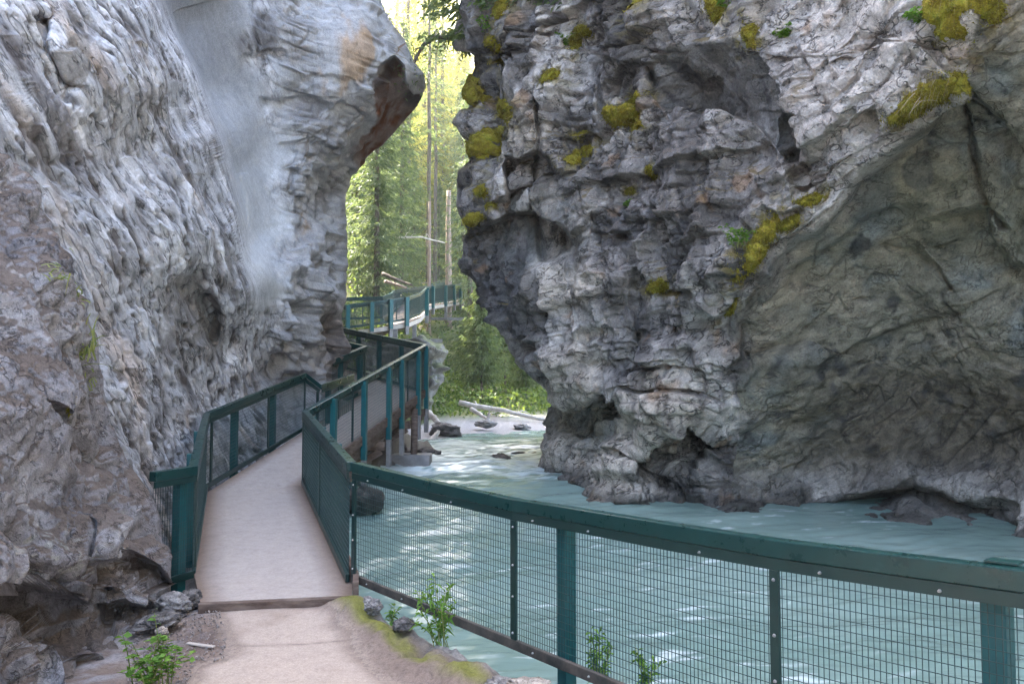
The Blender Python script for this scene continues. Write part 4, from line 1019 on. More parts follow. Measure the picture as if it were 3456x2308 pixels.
# decks: cross boards on stringers
def deck(root, right_pts, left_pts, board=0.14, gap=0.001, thick=0.045, fascia=None, lm=None):
    V, Fq, T = [], [], []; st = MB()
    for (r0, l0, r1, l1) in zip(right_pts[:-1], left_pts[:-1], right_pts[1:], left_pts[1:]):
        r0, l0, r1, l1 = map(Vector, (r0, l0, r1, l1))
        n = max(1, int(max((r1 - r0).length, (l1 - l0).length) / board))
        for k in range(n):
            t0 = (k + gap / board) / n; t1 = (k + 1) / n
            jz = random.uniform(-0.0003, 0.0003)
            a, b_, c, d = r0.lerp(r1, t0), r0.lerp(r1, t1), l0.lerp(l1, t1), l0.lerp(l1, t0)
            z = Vector((0, 0, jz)); dn = Vector((0, 0, -thick))
            for q in (0.0, 0.035, 0.10, 0.22, 0.80, 0.91, 0.97, 1.0):      # stations across the board: its ends are stained with soil
                V += [list(a.lerp(d, q) + z + dn), list(b_.lerp(c, q) + z + dn), list(b_.lerp(c, q) + z), list(a.lerp(d, q) + z)]
                st_ = min(1.0, max(0.0, (0.20 - q) / 0.16, (q - 0.84) / 0.14) * random.uniform(0.95, 1.05))
                T += [[x * s_ for x, s_ in zip((0.405, 0.345, 0.305), (1 - 0.50 * st_, 1 - 0.58 * st_, 1 - 0.64 * st_))]] * 4
            o0 = len(V) - 32
            for i in range(7): Fq += [[o0 + i * 4 + e, o0 + i * 4 + (e + 1) % 4, o0 + i * 4 + 4 + (e + 1) % 4, o0 + i * 4 + 4 + e] for e in range(4)]
            Fq += [[o0, o0 + 3, o0 + 2, o0 + 1], [o0 + 28, o0 + 29, o0 + 30, o0 + 31]]
        for f in (0.06, 0.5, 0.94):
            st.bar(r0.lerp(l0, f), r1.lerp(l1, f), 0.09, 0.22, off=(0, 0, -thick - 0.115))
    link("deck_boards", np_mesh("deck_boards", np.array(V), np.array(Fq), M_deck, False, np.array(T)), root); st.build("stringers", M_timber, root)
    if fascia:
        for (r0, r1) in zip(right_pts[:-1], right_pts[1:]):
            q = MB(); q.bar(r0, r1, 0.05, 0.17, off=(0, 0, -0.115)); q.build("fascia_board", fascia, root, bevel=0.004)
def flat(p, z): return Vector((p.x, p.y, z))
zs = [-0.055, C1.z - H_ + 0.01, C2.z - H_ - 0.0, C3.z - H_]
dr = [PV(1188, 1988, 6.55), C1 + Vector((-0.02, 0.02, 0)), C2 + Vector((-0.02, 0, 0)), C3 + Vector((-0.02, -0.02, 0))]
dl = [PV(676, 2034, 6.35), LA + Vector((0.03, 0, 0)), LB + Vector((0.04, 0, 0)), LF + Vector((0.05, -0.5, 0))]
dR = [flat(p, z) for p, z in zip(dr, zs)]; dL = [flat(p, z) for p, z in zip(dl, zs)]
r = empty("boardwalk", (0, 0, 0))
tag(r, "long pale boardwalk of cross boards rising from the path round the left cliff", "boardwalk")
deck(r, dR, dL)
z4 = C4.z - H_
deck(r, [dR[-1], flat(C4, z4)], [dL[-1] + Vector((-0.05, 0.1, 0)), flat(LG, z4)])
for a, b_ in zip(dR[:-1], dR[1:]):
    m = MB(); m.bar(a, b_, 0.05, 0.16, off=(0.03, 0, 0.03)); m.build("kick_board", M_timber, r, bevel=0.005)
m = MB(); m.bar(dR[0], dL[0], 0.06, 0.15, off=(0, -0.035, -0.075)); m.build("front_beam", M_timber, r, bevel=0.006)
# brackets, legs and the footing under the ramp
for t in (0.30, 0.55, 0.80, 0.97):
    a = dR[2].lerp(dR[3], t); b_ = dL[2].lerp(dL[3], t)
    m = MB(); m.bar(a + Vector((0.06, 0, -0.36)), b_ + Vector((0, 0, -0.36)), 0.14, 0.16); m.bar(a + Vector((0, 0, -0.45)), a.lerp(b_, 0.9) + Vector((0, 0, -1.1)), 0.1, 0.12)
    m.build("bracket_beam", M_timber, r, bevel=0.006)
lg = PV(1398, 1470, 16.2); ft = Vector((lg.x, lg.y, float(water_z(lg.y)) - 0.25))
m = MB(); m.tube([flat(lg, C3.z - H_ - 0.3), ft], [0.07, 0.07], 10); lgo = m.build("support_leg", M_timber, r, True)
m = MB(); m.bar(ft + Vector((-0.45, 0, 0.26)), ft + Vector((0.35, 0, 0.26)), 0.5, 0.5); m.build("footing", M_galv, lgo, bevel=0.02)

# upper walkway
ua = [PV(1080, 1038, 31.6), PV(1160, 1029, 32), PV(1290, 1014, 32.6), PV(1380, 1001, 33.2), PV(1418, 988, 34.4), PV(1436, 974, 36.4), PV(1438, 968, 40), PV(1452, 966, 43.5), PV(1553, 958, 48.5), PV(1556, 950, 56)]
ui = [PV(1080, 1000, 34.5), PV(1160, 1004, 34.8), PV(1290, 1001, 35), PV(1322, 988, 37), PV(1330, 979, 40), PV(1375, 972, 46), PV(1455, 962, 50), PV(1500, 952, 56)]
r = empty("upper_boardwalk", (0, 0, 0))
tag(r, "far curving boardwalk with pale edge boards on the rock step in the forest gap", "boardwalk")
uo = [p - UP * 1.10 for p in ua]
un = [flat(p, q.z) for p, q in zip([ui[0], ui[1], ui[2], ui[2].lerp(ui[3], 0.5), ui[3], ui[3].lerp(ui[4], .5), ui[4].lerp(ui[5], 0.2), ui[4].lerp(ui[5], 0.5), ui[6], ui[7]], uo)]
deck(r, uo, un, board=0.2, fascia=M_fascia)
for t in (1, 2, 3, 7):
    p = uo[t].lerp(uo[t + 1], 0.5)
    m = MB(); m.vbar(p + UP * -0.2, p + UP * -0.95, (1, 0, 0), 0.16, 0.16); m.bar(p + UP * -0.9 + Vector((-1.2, 0, 0)), p + UP * -0.9 + Vector((1.2, 0.2, 0)), 0.2, 0.16); m.build("support_leg", M_galv, r)
r = empty("upper_railing", ua[0] - UP * H_)
tag(r, "curved teal mesh railing on the near edge of the far upper boardwalk", "railing")
railing(r, loc_pts(r, ua), 1.0, [(1, 0.5), (2, 0.55), (7, 0.7)], [(1, 0.1), (1, 0.72), (2, 0.30), (2, 0.9), (4, 0.9), (5, 0.6), (7, 0.05), (7, 0.45), (7, 0.75), (7, 0.98)], 1, drop=0.25, base=0.35, pitch=(0.035, 0.05), wire=0.010, post_w=0.16, frame=0.09)
r = empty("upper_railing", ui[0] - UP * H_)
tag(r, "teal railing on the hill side of the far upper boardwalk beneath the mossy slope", "railing")
railing(r, loc_pts(r, ui), 1.0, [(5, 0.5)], [(2, 0.2), (3, 0.3), (4, 0.2), (4, 0.8), (5, 0.8)], -1, drop=0.2, pitch=(0.045, 0.06), wire=0.011, post_w=0.16, frame=0.09)
uf = [PV(1452, 957, 60), PV(1500, 944, 62), PV(1548, 941, 63), PV(1550, 950, 66)]
r = empty("distant_railing", uf[0] - UP * H_)
tag(r, "most distant stretch of teal railing, just above the far boardwalk corner by the pale trunks", "railing")
railing(r, loc_pts(r, uf), 1.0, [], [(0, 0.1), (0, 0.6), (1, 0.3), (1, 0.75), (2, 0.1)], 1, drop=0.6, pitch=(0.08, 0.10), wire=0.012, post_w=0.13)
# ------------------------------------------------------------------ trees, shrubs, moss, logs, stones
rng = np.random.RandomState(11)
M_bark = mat_plain("grey_spruce_bark", (0.07, 0.055, 0.045), (0.20, 0.165, 0.14), 7, 0.9, 0.6, 0.1, 0, (3, 3, 0.8), 0.03)
M_barkpale = mat_plain("bare_pinkish_wood", (0.24, 0.17, 0.135), (0.38, 0.29, 0.245), 6, 0.8, 0.3, 0.2, 0, (3, 3, 0.6), 0.02)
M_log = mat_plain("bleached_driftwood", (0.34, 0.30, 0.26), (0.62, 0.57, 0.52), 4, 0.8, 0.4, 0.2, 0, (1, 1, 1), 0.02)
M_spruce = mat_leaf("spruce_needles", (0.075, 0.11, 0.07), (0.17, 0.215, 0.125), 0.42)
M_spruce2 = mat_leaf("young_spruce_needles", (0.10, 0.14, 0.075), (0.20, 0.25, 0.12), 0.42)
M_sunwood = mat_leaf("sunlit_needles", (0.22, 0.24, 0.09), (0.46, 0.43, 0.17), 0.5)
M_leaf = mat_leaf("bright_green_leaves", (0.07, 0.16, 0.022), (0.16, 0.29, 0.05), 0.35)
M_grass = mat_leaf("grass_blades", (0.10, 0.15, 0.03), (0.30, 0.32, 0.12), 0.3)
M_dry = mat_leaf("dry_hanging_roots", (0.20, 0.15, 0.10), (0.42, 0.35, 0.27), 0.1)

def rhombi(base, d, side, L, W, droop=0.0):
    """n leaves or needle sprays: base points, directions, side vectors, lengths, widths -> (V, F)"""
    n = len(base)
    tip = base + d * L[:, None]; tip[:, 2] -= droop * L
    mid = base + d * (0.45 * L)[:, None]; mid[:, 2] += 0.04 * L
    V = np.stack([base, mid + side * W[:, None], tip, mid - side * W[:, None]], 1).reshape(-1, 3)
    Fc = np.arange(n * 4).reshape(n, 4)
    return V, Fc
def nrm(v): return v / (np.linalg.norm(v, axis=-1, keepdims=True) + 1e-9)
def spruce_crown(seed, H, Rad, z0, nlev, per, tpb, tl=0.32, tw=0.045, thin=0.0):
    g = np.random.RandomState(seed); base = []; dr = []; LL = []
    for lv in range(nlev):
        t = lv / (nlev - 1.0)
        z = z0 + (H - z0) * t ** 0.92
        Lm = Rad * (1 - t) ** 0.75 * (0.35 + 0.65 * min(1, t * 5 + 0.35)) + 0.12
        for k in range(per):
            if g.rand() < thin: continue
            a = g.rand() * 2 * math.pi; L = Lm * g.uniform(0.55, 1.12); zz = z + g.normal() * 0.12
            nt_ = max(3, int(1.5 * tpb * L / Rad) + 2)
            s = (np.arange(nt_) + g.rand(nt_)) / nt_
            dirh = np.array([math.cos(a), math.sin(a), 0]); sag = g.uniform(0.25, 0.55) * (1.1 - 0.8 * t)
            pts = dirh * (s * L)[:, None]; pts[:, 2] = zz - sag * L * s + 0.25 * L * s ** 3
            for sgn in (-1, 1, 0):
                dd = np.repeat(dirh[None], nt_, 0) * (0.75 if sgn else 1.0) + sgn * np.array([-math.sin(a), math.cos(a), 0]) * 0.6
                dd = dd + g.normal(size=(nt_, 3)) * 0.22; dd[:, 2] -= 0.28
                base.append(pts + g.normal(size=(nt_, 3)) * 0.05); dr.append(dd); LL.append(tl * g.uniform(0.6, 1.25, nt_) * (1.15 - 0.5 * s))
    base = np.concatenate(base); d = nrm(np.concatenate(dr)); L = np.concatenate(LL)
    side = nrm(np.cross(d, g.normal(size=d.shape)))
    return rhombi(base, d, side, L, tw * 0.45 * g.uniform(0.7, 1.4, len(L)) + 0.035 * L, 0.25)
def trunk_mb(H, r0, seed, bend=0.0, stubs=0, taper=0.25):
    g = random.Random(seed); m = MB(); pts = []; rr = []
    for k in range(14):
        t = k / 13.0
        pts.append((bend * math.sin(t * 2.2) + g.uniform(-.02, .02) * H * .1, g.uniform(-.02, .02) * H * .1, t * H)); rr.append(r0 * (1 - (1 - taper) * t) * (1.25 if k == 0 else 1))
    m.tube(pts, rr, 8)
    for s in range(stubs):
        t = g.uniform(0.12, 0.95); a = g.uniform(0, 6.28); z = t * H; x0 = Vector((bend * math.sin(t * 2.2), 0, z)); L = g.uniform(0.3, 1.3) * (1.2 - t)
        m.tube([x0, x0 + Vector((math.cos(a) * L * .6, math.sin(a) * L * .6, -0.05 * L)), x0 + Vector((math.cos(a) * L, math.sin(a) * L, -0.25 * L))], [0.03, 0.02, 0.008], 4)
    return m
def tree(name, label, loc, H, Rad, seed, z0f=0.08, nlev=46, per=7, tpb=9, mat=None, r0=None, group="conifers standing in the gap of the canyon", tl=0.36, thin=0.0, stubs=6, rz=None, bark=None, cat="tree", bend=0.0):
    t = empty(name, loc, rz if rz is not None else random.uniform(0, 6.28)); tag(t, label, cat, group)
    trunk_mb(H * 0.98, r0 or H * 0.011, seed, bend, stubs).build("trunk", bark or M_bark, t, True)
    V, Fc = spruce_crown(seed, H, Rad, H * z0f, nlev, per, tpb, tl=tl, thin=thin)
    link("crown", np_mesh("crown", V, Fc, mat or M_spruce, False), t)
    return t
def copy_tree(o, label, loc, s, rz, group=None):
    c = o.copy(); C.objects.link(c); c.location = loc; c.scale = (s, s, s); c.rotation_euler = (0, 0, rz); c['label'] = label
    if group: c['group'] = group
    for ch in o.children:
        d = ch.copy(); C.objects.link(d); d.parent = c
    return c
def at_ground(px, Y, extra=0.0):
    x = (px - 1728) / F * Y
    return Vector((x, Y, float(ground_z(x, Y)) - 0.15 + extra))
big = tree("spruce_tree", "broad dark spruce rising behind the left cliff edge over the upper boardwalk", at_ground(1268, 43), 17.5, 3.1, 21, 0.03, 64, 9, 12)
mid = tree("spruce_tree", "slimmer grey-green spruce next to the broad one, towards the two thin trunks", at_ground(1352, 50), 19, 2.6, 22, 0.04, 60, 8, 10)
thin_ = tree("pine_tree", "tall thin trunk with high open crown, the straight one in the middle of the gap", at_ground(1443, 52), 27, 2.2, 23, 0.46, 34, 5, 8, thin=0.35, stubs=26, r0=0.20)
copy_tree(thin_, "thinner straight trunk close beside the tall one in the middle of the gap", at_ground(1466, 61), 1.0, 2.1, "conifers standing in the gap of the canyon")
rt = tree("spruce_tree", "loose spruce whose boughs reach in beside the right cliff edge", at_ground(1585, 47), 19, 2.9, 25, 0.08, 50, 7, 9, thin=0.2)
copy_tree(mid, "spruce half hidden behind the right cliff edge, above the far railing", at_ground(1560, 58), 0.95, 0.7)
copy_tree(big, "young spruce with full boughs low behind the curve of the upper boardwalk", at_ground(1395, 57), 0.62, 1.1)
copy_tree(mid, "small spruce at the far railing, between the pale snag and the thin trunks", at_ground(1480, 66), 0.6, 4.0)
copy_tree(big, "spruce close behind the left cliff with its trunk hidden", at_ground(1205, 47), 1.02, 3.3)
for i, (px, Y, s, rz, src, lab) in enumerate([
    (1300, 64, 1.1, .3, mid, "tall spruce in the second row, seen over the broad dark one"),
    (1520, 74, 1.0, 2.6, mid, "backlit spruce far back, right of the tall thin trunk"),
    (1370, 84, 1.1, .9, mid, "backlit spruce under the overhanging rock tip"),
    (1425, 98, .8, 0.2, mid, "highest far spruce in the bright opening")]):
    copy_tree(src, lab, at_ground(px, Y), s, rz)
# the lower gap
sm1 = tree("young_spruce", "grey-green young spruce on the river bank with bare lower trunk, left of the sunlit clearing", at_ground(1625, 36), 5.6, 1.5, 31, 0.24, 30, 8, 9, M_spruce2, group="young conifers on the far bank", tl=0.3)
for px, Y, s, rz, lab in [(1705, 40, 1.15, 1.0, "young spruce right of the sunlit clearing on the far bank"), (1775, 37, 0.85, 2.4, "small dark spruce low on the far bank by the right cliff"),
                          (1575, 45, .72, 4.0, "young spruce rising beside the rock step"), (1650, 50, .85, 5.2, "pale green spruce behind the clearing, under the far boardwalk"),
                          (1740, 52, 1.5, .6, "spruce against the lower right cliff edge above the clearing"), (1610, 55, .95, 2.9, "spruce of the bank whose tip ends just under the far railing's corner"),
                          (1815, 43, 1.0, 1.3, "spruce almost hidden by the foot of the right cliff")]:
    copy_tree(sm1, lab, at_ground(px, Y), s, rz)
# bare trunks and snags
def snag(label, px, Y, H, r, mat, seed, lean=0.0, stubs=8):
    t = empty("dead_trunk", at_ground(px, Y)); tag(t, label, "dead tree")
    trunk_mb(H, r, seed, lean, stubs, 0.55).build("trunk", mat, t, True)
snag("broken pale pinkish trunk standing behind the far railing", 1512, 52, 9.3, 0.26, M_barkpale, 41)
snag("short grey stem rising by the far railing's left end", 1447, 46, 8, 0.13, M_barkpale, 43)
def log(name, label, pts, rad, mat=M_log, twigs=0, seed=0, cat="log"):
    g = random.Random(seed); t = empty(name, pts[0]); tag(t, label, cat)
    o = [Vector(p) - t.location for p in pts]; m = MB()
    n = 10; pp = []; rr = []
    for k in range(n + 1):
        f = k / n * (len(o) - 1); i = min(int(f), len(o) - 2); pp.append(o[i].lerp(o[i + 1], f - i) + Vector((g.uniform(-1, 1), g.uniform(-1, 1), g.uniform(-1, 1))) * rad * 0.18); rr.append(rad * (1 - 0.45 * k / n))
    m.tube(pp, rr, 8); m.build("stem", mat, t, True)
    for s in range(twigs):
        p = pp[g.randrange(1, n)]; d = Vector((g.uniform(-1, 1), g.uniform(-.6, .6), g.uniform(-1.0, 1.0))).normalized() * g.uniform(.25, .7)
        m = MB(); m.tube([p, p + d * .5 + Vector((0, 0, .1)), p + d], [rad * .4, rad * .25, rad * .08], 5); m.build("branch", mat, t, True)
log("fallen_log", "long bleached log lying along the gravel bar across the river", [PV(1552, 1360, 30), PV(1700, 1386, 29.5), PV(1880, 1424, 29)], 0.11, twigs=3, seed=1)
log("fallen_log", "shorter grey driftwood piece propped below the long bleached log", [PV(1590, 1380, 29), PV(1650, 1416, 28)], 0.09, twigs=2, seed=2)
log("fallen_log", "leaning pale log sliding down to the water beside the boardwalk legs", [PV(1446, 1392, 25), PV(1492, 1440, 24.3)], 0.12, seed=3)
log("fallen_log", "stubby log end on the stones under the leaning pale log", [PV(1452, 1492, 22.5), PV(1480, 1455, 23)], 0.10, seed=4)
log("fallen_log", "split log jutting from the mossy slope above the upper boardwalk", [PV(1290, 925, 39), PV(1390, 962, 38)], 0.10, M_bark, twigs=1, seed=5)
log("fallen_log", "second log under the split one on the mossy slope", [PV(1300, 950, 39.3), PV(1372, 972, 38.6)], 0.10, M_barkpale, seed=6)
log("fallen_log", "thin bleached dead stem hanging across the spruces in mid-gap", [PV(1332, 801, 44), PV(1420, 801, 44), PV(1500, 820, 45)], 0.07, twigs=6, seed=7)
log("fallen_log", "bare white stick lying on the green slope beside the lower right cliff", [PV(1672, 1130, 47), PV(1700, 1166, 46)], 0.10, seed=8)
br = empty("leaning_branch", PV(1560, 128, 15.8)); tag(br, "bare dark branch arching from the right cliff top across the bright opening", "branch")
o = [Vector(p) - br.location for p in (PV(1570, 140, 16.2), PV(1520, 128, 15.6), PV(1465, 128, 15.4), PV(1430, 152, 15.3), PV(1405, 195, 15.2), PV(1372, 265, 15.2))]
m = MB(); m.tube(o, [0.06, 0.055, 0.05, 0.04, 0.03, 0.012], 7); m.build("bough", M_bark, br, True)
for k in range(12):
    i = random.randrange(1, 5); p = o[i].lerp(o[i + 1], random.random()) if i < 5 else o[5]
    d = Vector((random.uniform(-.6, .3), random.uniform(-.3, .3), random.uniform(-.7, .25))) * random.uniform(.3, .9)
    m = MB(); m.tube([p, p + d * .6 + Vector((0, 0, .05)), p + d], [.018, .012, .004], 4); m.build("twig", M_bark, br)
V, Fc = [], []
g = np.random.RandomState(8); n_ = 420; bs = np.array([list(o[i].lerp(o[i + 1], t)) for i, t in zip(g.randint(0, 5, n_), g.rand(n_))]) + g.normal(size=(n_, 3)) * np.array([.16, .16, .14]) - np.array([0, 0, .12])
d = nrm(g.normal(size=(n_, 3)) + np.array([0, 0, -.6])); V, Fc = rhombi(bs, d, nrm(np.cross(d, g.normal(size=d.shape))), g.uniform(.06, .16, n_), g.uniform(.008, .018, n_))
link("needles", np_mesh("needles", V, Fc, M_spruce2, False), br)
# trees on top of the right cliff, their lowest boughs hang into the picture
for px, py, Y, H, R_, sd, lab in [(1583, 60, 16.0, 9, 1.5, 51, "spruce standing on the edge of the right cliff top beside the bright opening"), (1700, -60, 15.2, 8, 1.6, 52, "spruce on the right cliff top with boughs hanging over the mossy blocks"),
                                  (1860, -70, 14.4, 8, 1.6, 53, "spruce on the right cliff top whose drooping sprays hang over the dark ledges"), (2060, -90, 13.4, 7, 1.5, 54, "spruce on the right cliff top above the pale upright slab")]:
    p, n_, i_ = on(right, px, py)
    t = tree("spruce_tree", lab, p + Vector((0.15, 0.25, -0.2)), H, R_, sd, 0.02, 34, 8, 14, M_spruce2, group="spruces on the right cliff top", tl=0.17, r0=0.09)

glow = tree("spruce_tree", "tall sunlit spruce glowing yellow-green in the top of the gap, left of the thin trunks", at_ground(1372, 64), 30, 3.3, 27, 0.22, 70, 7, 8, M_sunwood, thin=0.25, tl=0.5)
for px, Y, s, rz, lab in [(1330, 72, 1.1, 1.0, "sunlit spruce under the overhanging rock tip, second from the left in the glowing row"), (1425, 76, 1.15, 2.2, "sunlit spruce directly behind the thin trunks"), (1490, 70, 1.05, 3.7, "sunlit spruce right of the thin trunks, behind the bare branch"),
                          (1540, 80, 1.25, 5.1, "sunlit spruce at the right cliff's mossy edge"), (1455, 92, 1.35, .5, "farthest tall sunlit spruce in the opening"), (1395, 88, 1.2, 4.2, "far sunlit spruce half hidden behind the glowing one")]:
    copy_tree(glow, lab, at_ground(px, Y), s, rz)

# far wood on the sunlit slope: nobody could count these
g = np.random.RandomState(77); VV = []; FF = []; nb = 0
proto = [spruce_crown(90 + k, 14 + 2 * k, 2.4, 1.0, 30, 6, 6, tl=0.55, tw=0.08) for k in range(3)]
for k in range(120):
    Y = g.uniform(68, 135); x = g.uniform(-0.34, 0.06) * Y
    V, Fc = proto[k % 3]; s = g.uniform(0.8, 1.5); a = g.rand() * 6.28; ca, sa = math.cos(a), math.sin(a)
    W = np.stack([V[:, 0] * ca - V[:, 1] * sa, V[:, 0] * sa + V[:, 1] * ca, V[:, 2]], 1) * s + np.array([x, Y, float(ground_z(x, Y)) - .3])
    VV.append(W); FF.append(Fc + nb); nb += len(W)
tag(link("far_forest", np_mesh("far_forest", np.concatenate(VV), np.concatenate(FF), M_sunwood, False)), "sunlit forest covering the far slope in the bright opening", "forest", kind='stuff')
# low bushes and ground cover on the far slopes
g = np.random.RandomState(78); n_ = 26000
Y = 24 + 46 * g.rand(n_) ** 1.3; x = (g.uniform(1130, 1900, n_) - 1728) / F * Y
z = ground_z(x, Y); keep = (bank_dist(x, Y) > 5.0 + g.rand(n_) * 2) & (fbm(np.stack([x, Y, 0 * x], -1) * 0.35, 3, 79) > -0.12)
bs = np.stack([x, Y, z + 0.9 * g.rand(n_) ** 2], -1)[keep]; d = nrm(g.normal(size=bs.shape) + np.array([0, -.2, .5]))
V, Fc = rhombi(bs, d, nrm(np.cross(d, g.normal(size=d.shape))), g.uniform(.12, .34, len(bs)), g.uniform(.03, .08, len(bs)), .2)
M_under = mat_leaf("understorey_leaves", (0.05, 0.09, 0.025), (0.20, 0.26, 0.07), 0.3)
tag(link("undergrowth", np_mesh("undergrowth", V, Fc, M_under, False)), "low green undergrowth over the far banks and slopes", "undergrowth", kind='stuff')

# leafy plants
def leafy(name, label, loc, n_st, hgt, spread, nl, L, W, mat, seed, nrm_dir=(0, 0, 1), group=None, cat="plant", droop=0.3, up=0.6):
    g = np.random.RandomState(seed); t = empty(name, loc); tag(t, label, cat, group)
    nd = Vector(nrm_dir); m = MB(); B = []; D = []
    for s in range(n_st):
        top = nd * hgt * g.uniform(.6, 1.1) + Vector((g.normal() * spread, g.normal() * spread, g.normal() * spread * .5)); root_ = Vector((g.normal() * spread * .35, g.normal() * spread * .35, 0))
        midp = root_.lerp(top, .55) + Vector((0, 0, hgt * .12)); m.tube([root_, midp, top], [.004, .003, .0015], 4, False)
        for k in range(nl):
            f = g.uniform(.25, 1); p = root_.lerp(midp, f / .6) if f < .6 else midp.lerp(top, (f - .6) / .4)
            a = g.rand() * 6.28; B.append(list(p)); D.append((math.cos(a), math.sin(a), up * g.uniform(-.3, 1)))
    m.build("stems", M_grass, t)
    B = np.array(B); D = nrm(np.array(D)); n = len(B)
    V, Fc = rhombi(B, D, nrm(np.cross(D, np.array([0, 0, 1.0]) + g.normal(size=D.shape) * .35)), L * g.uniform(.6, 1.2, n), W * g.uniform(.7, 1.2, n), droop)
    link("leaves", np_mesh("leaves", V, Fc, mat, False), t)
    return t
def blades(name, label, loc, n, L, seed, mat=M_grass, tilt=(0, 0, 1), spread=.05, cat="grass tuft", w=.004, sag=.55):
    g = np.random.RandomState(seed); t = empty(name, loc); tag(t, label, cat); VV = []; FF = []
    for k in range(n):
        d = Vector(tilt) + Vector(g.normal(size=3) * .55); d.normalize(); b0 = Vector(g.normal(size=3) * spread); l = L * g.uniform(.5, 1.15); sd = d.orthogonal().normalized(); pts = []
        for q in range(5):
            f = q / 4; p = b0 + d * l * f + Vector((0, 0, -sag * l * f * f)); ww = w * (1 - f * .9); pts += [p - sd * ww, p + sd * ww]
        bN = len(VV); VV += [list(p) for p in pts]; FF += [(bN + 2 * q, bN + 2 * q + 1, bN + 2 * q + 3, bN + 2 * q + 2) for q in range(4)]
    link("blades", np_mesh("blades", np.array(VV), np.array(FF), mat, False), t)
    return t
def gp_on(px, py, z=-0.12): 
    x, y = gpt(px, py, z); return Vector((x, y, float(ground_z(x, y))))
leafy("leafy_shrub", "bright green leafy shrub at the foot of the brown rock beside the path", PV(520, 2330, 4.75), 22, .29, .11, 13, .05, .020, M_leaf, 61, cat="shrub", droop=.1, up=.3)
leafy("willowherb_shoots", "upright green shoots growing behind the mesh near the mossy edge", gp_on(1482, 2200, -.2), 13, .46, .10, 22, .075, .010, M_leaf, 62, up=1.6)
leafy("willowherb_shoots", "green shoots behind the mesh just right of the first wide post", PV(2010, 2345, 5.05), 8, .38, .07, 18, .07, .011, M_leaf, 63, up=1.5)
leafy("willowherb_shoots", "small green shoots behind the mesh at the bottom edge, right of the other shoots", PV(2180, 2340, 4.75), 6, .26, .06, 16, .06, .011, M_leaf, 64, up=1.5)
leafy("willowherb_shoots", "tiny green sprout against the lower bar near the end of the deck", gp_on(1322, 2068), 5, .17, .03, 10, .07, .010, M_leaf, 65, up=1.4)
for k, (px, py, s_, lab) in enumerate([(285, 1180, .34, "large pale green grass tuft hanging from the brown rock rib"), (125, 955, .12, "small grass tuft high on the brown rock rib"), (165, 880, .11, "grass tuft in the dark crack above the small one"), (60, 700, .10, "wispy grass by the top of the rib"),
                                       (330, 1290, .10, "little grass tuft under the large pale one"), (215, 1010, .10, "yellowish grass strip along the crest of the rib")]):
    p, n_, _ = on(near, px, py); blades("grass_tuft", lab, p - n_ * .01, 60 if k == 0 else 26, s_ * 1.15, 70 + k, w=.006, tilt=tuple(n_ * .8 + Vector((.2, 0, .9))))
for k, (px, py, hh, lab) in enumerate([(1678, 110, .30, "bright leafy sprig beside the upper left edge of the right cliff"), (1640, 35, .3, "leafy sprig at the very top of the right cliff edge"), (1600, 420, .22, "small leafy sprigs on the right cliff's left edge"), (2500, 850, .34, "pale green leafy plant left of the long moss ridge"),
                                       (2440, 20, .28, "leafy plant beside the moss at the top of the right cliff"), (2620, 100, .14, "tiny sprigs on the lip above the scooped hollow"), (1920, 150, .16, "small sprig by the mossy crack"), (2110, 690, .12, "sparse sprig on the pale middle ledge"), (3215, 90, .18, "little fern left of the large cushion moss")]):
    p, n_, _ = on(right, px, py); leafy("leafy_sprig", lab, p - n_ * .02, 9, hh * .8, hh * .5, 14, .075, .026, M_leaf, 80 + k, tuple(n_ * .7 + Vector((0, 0, .7))), droop=.3)

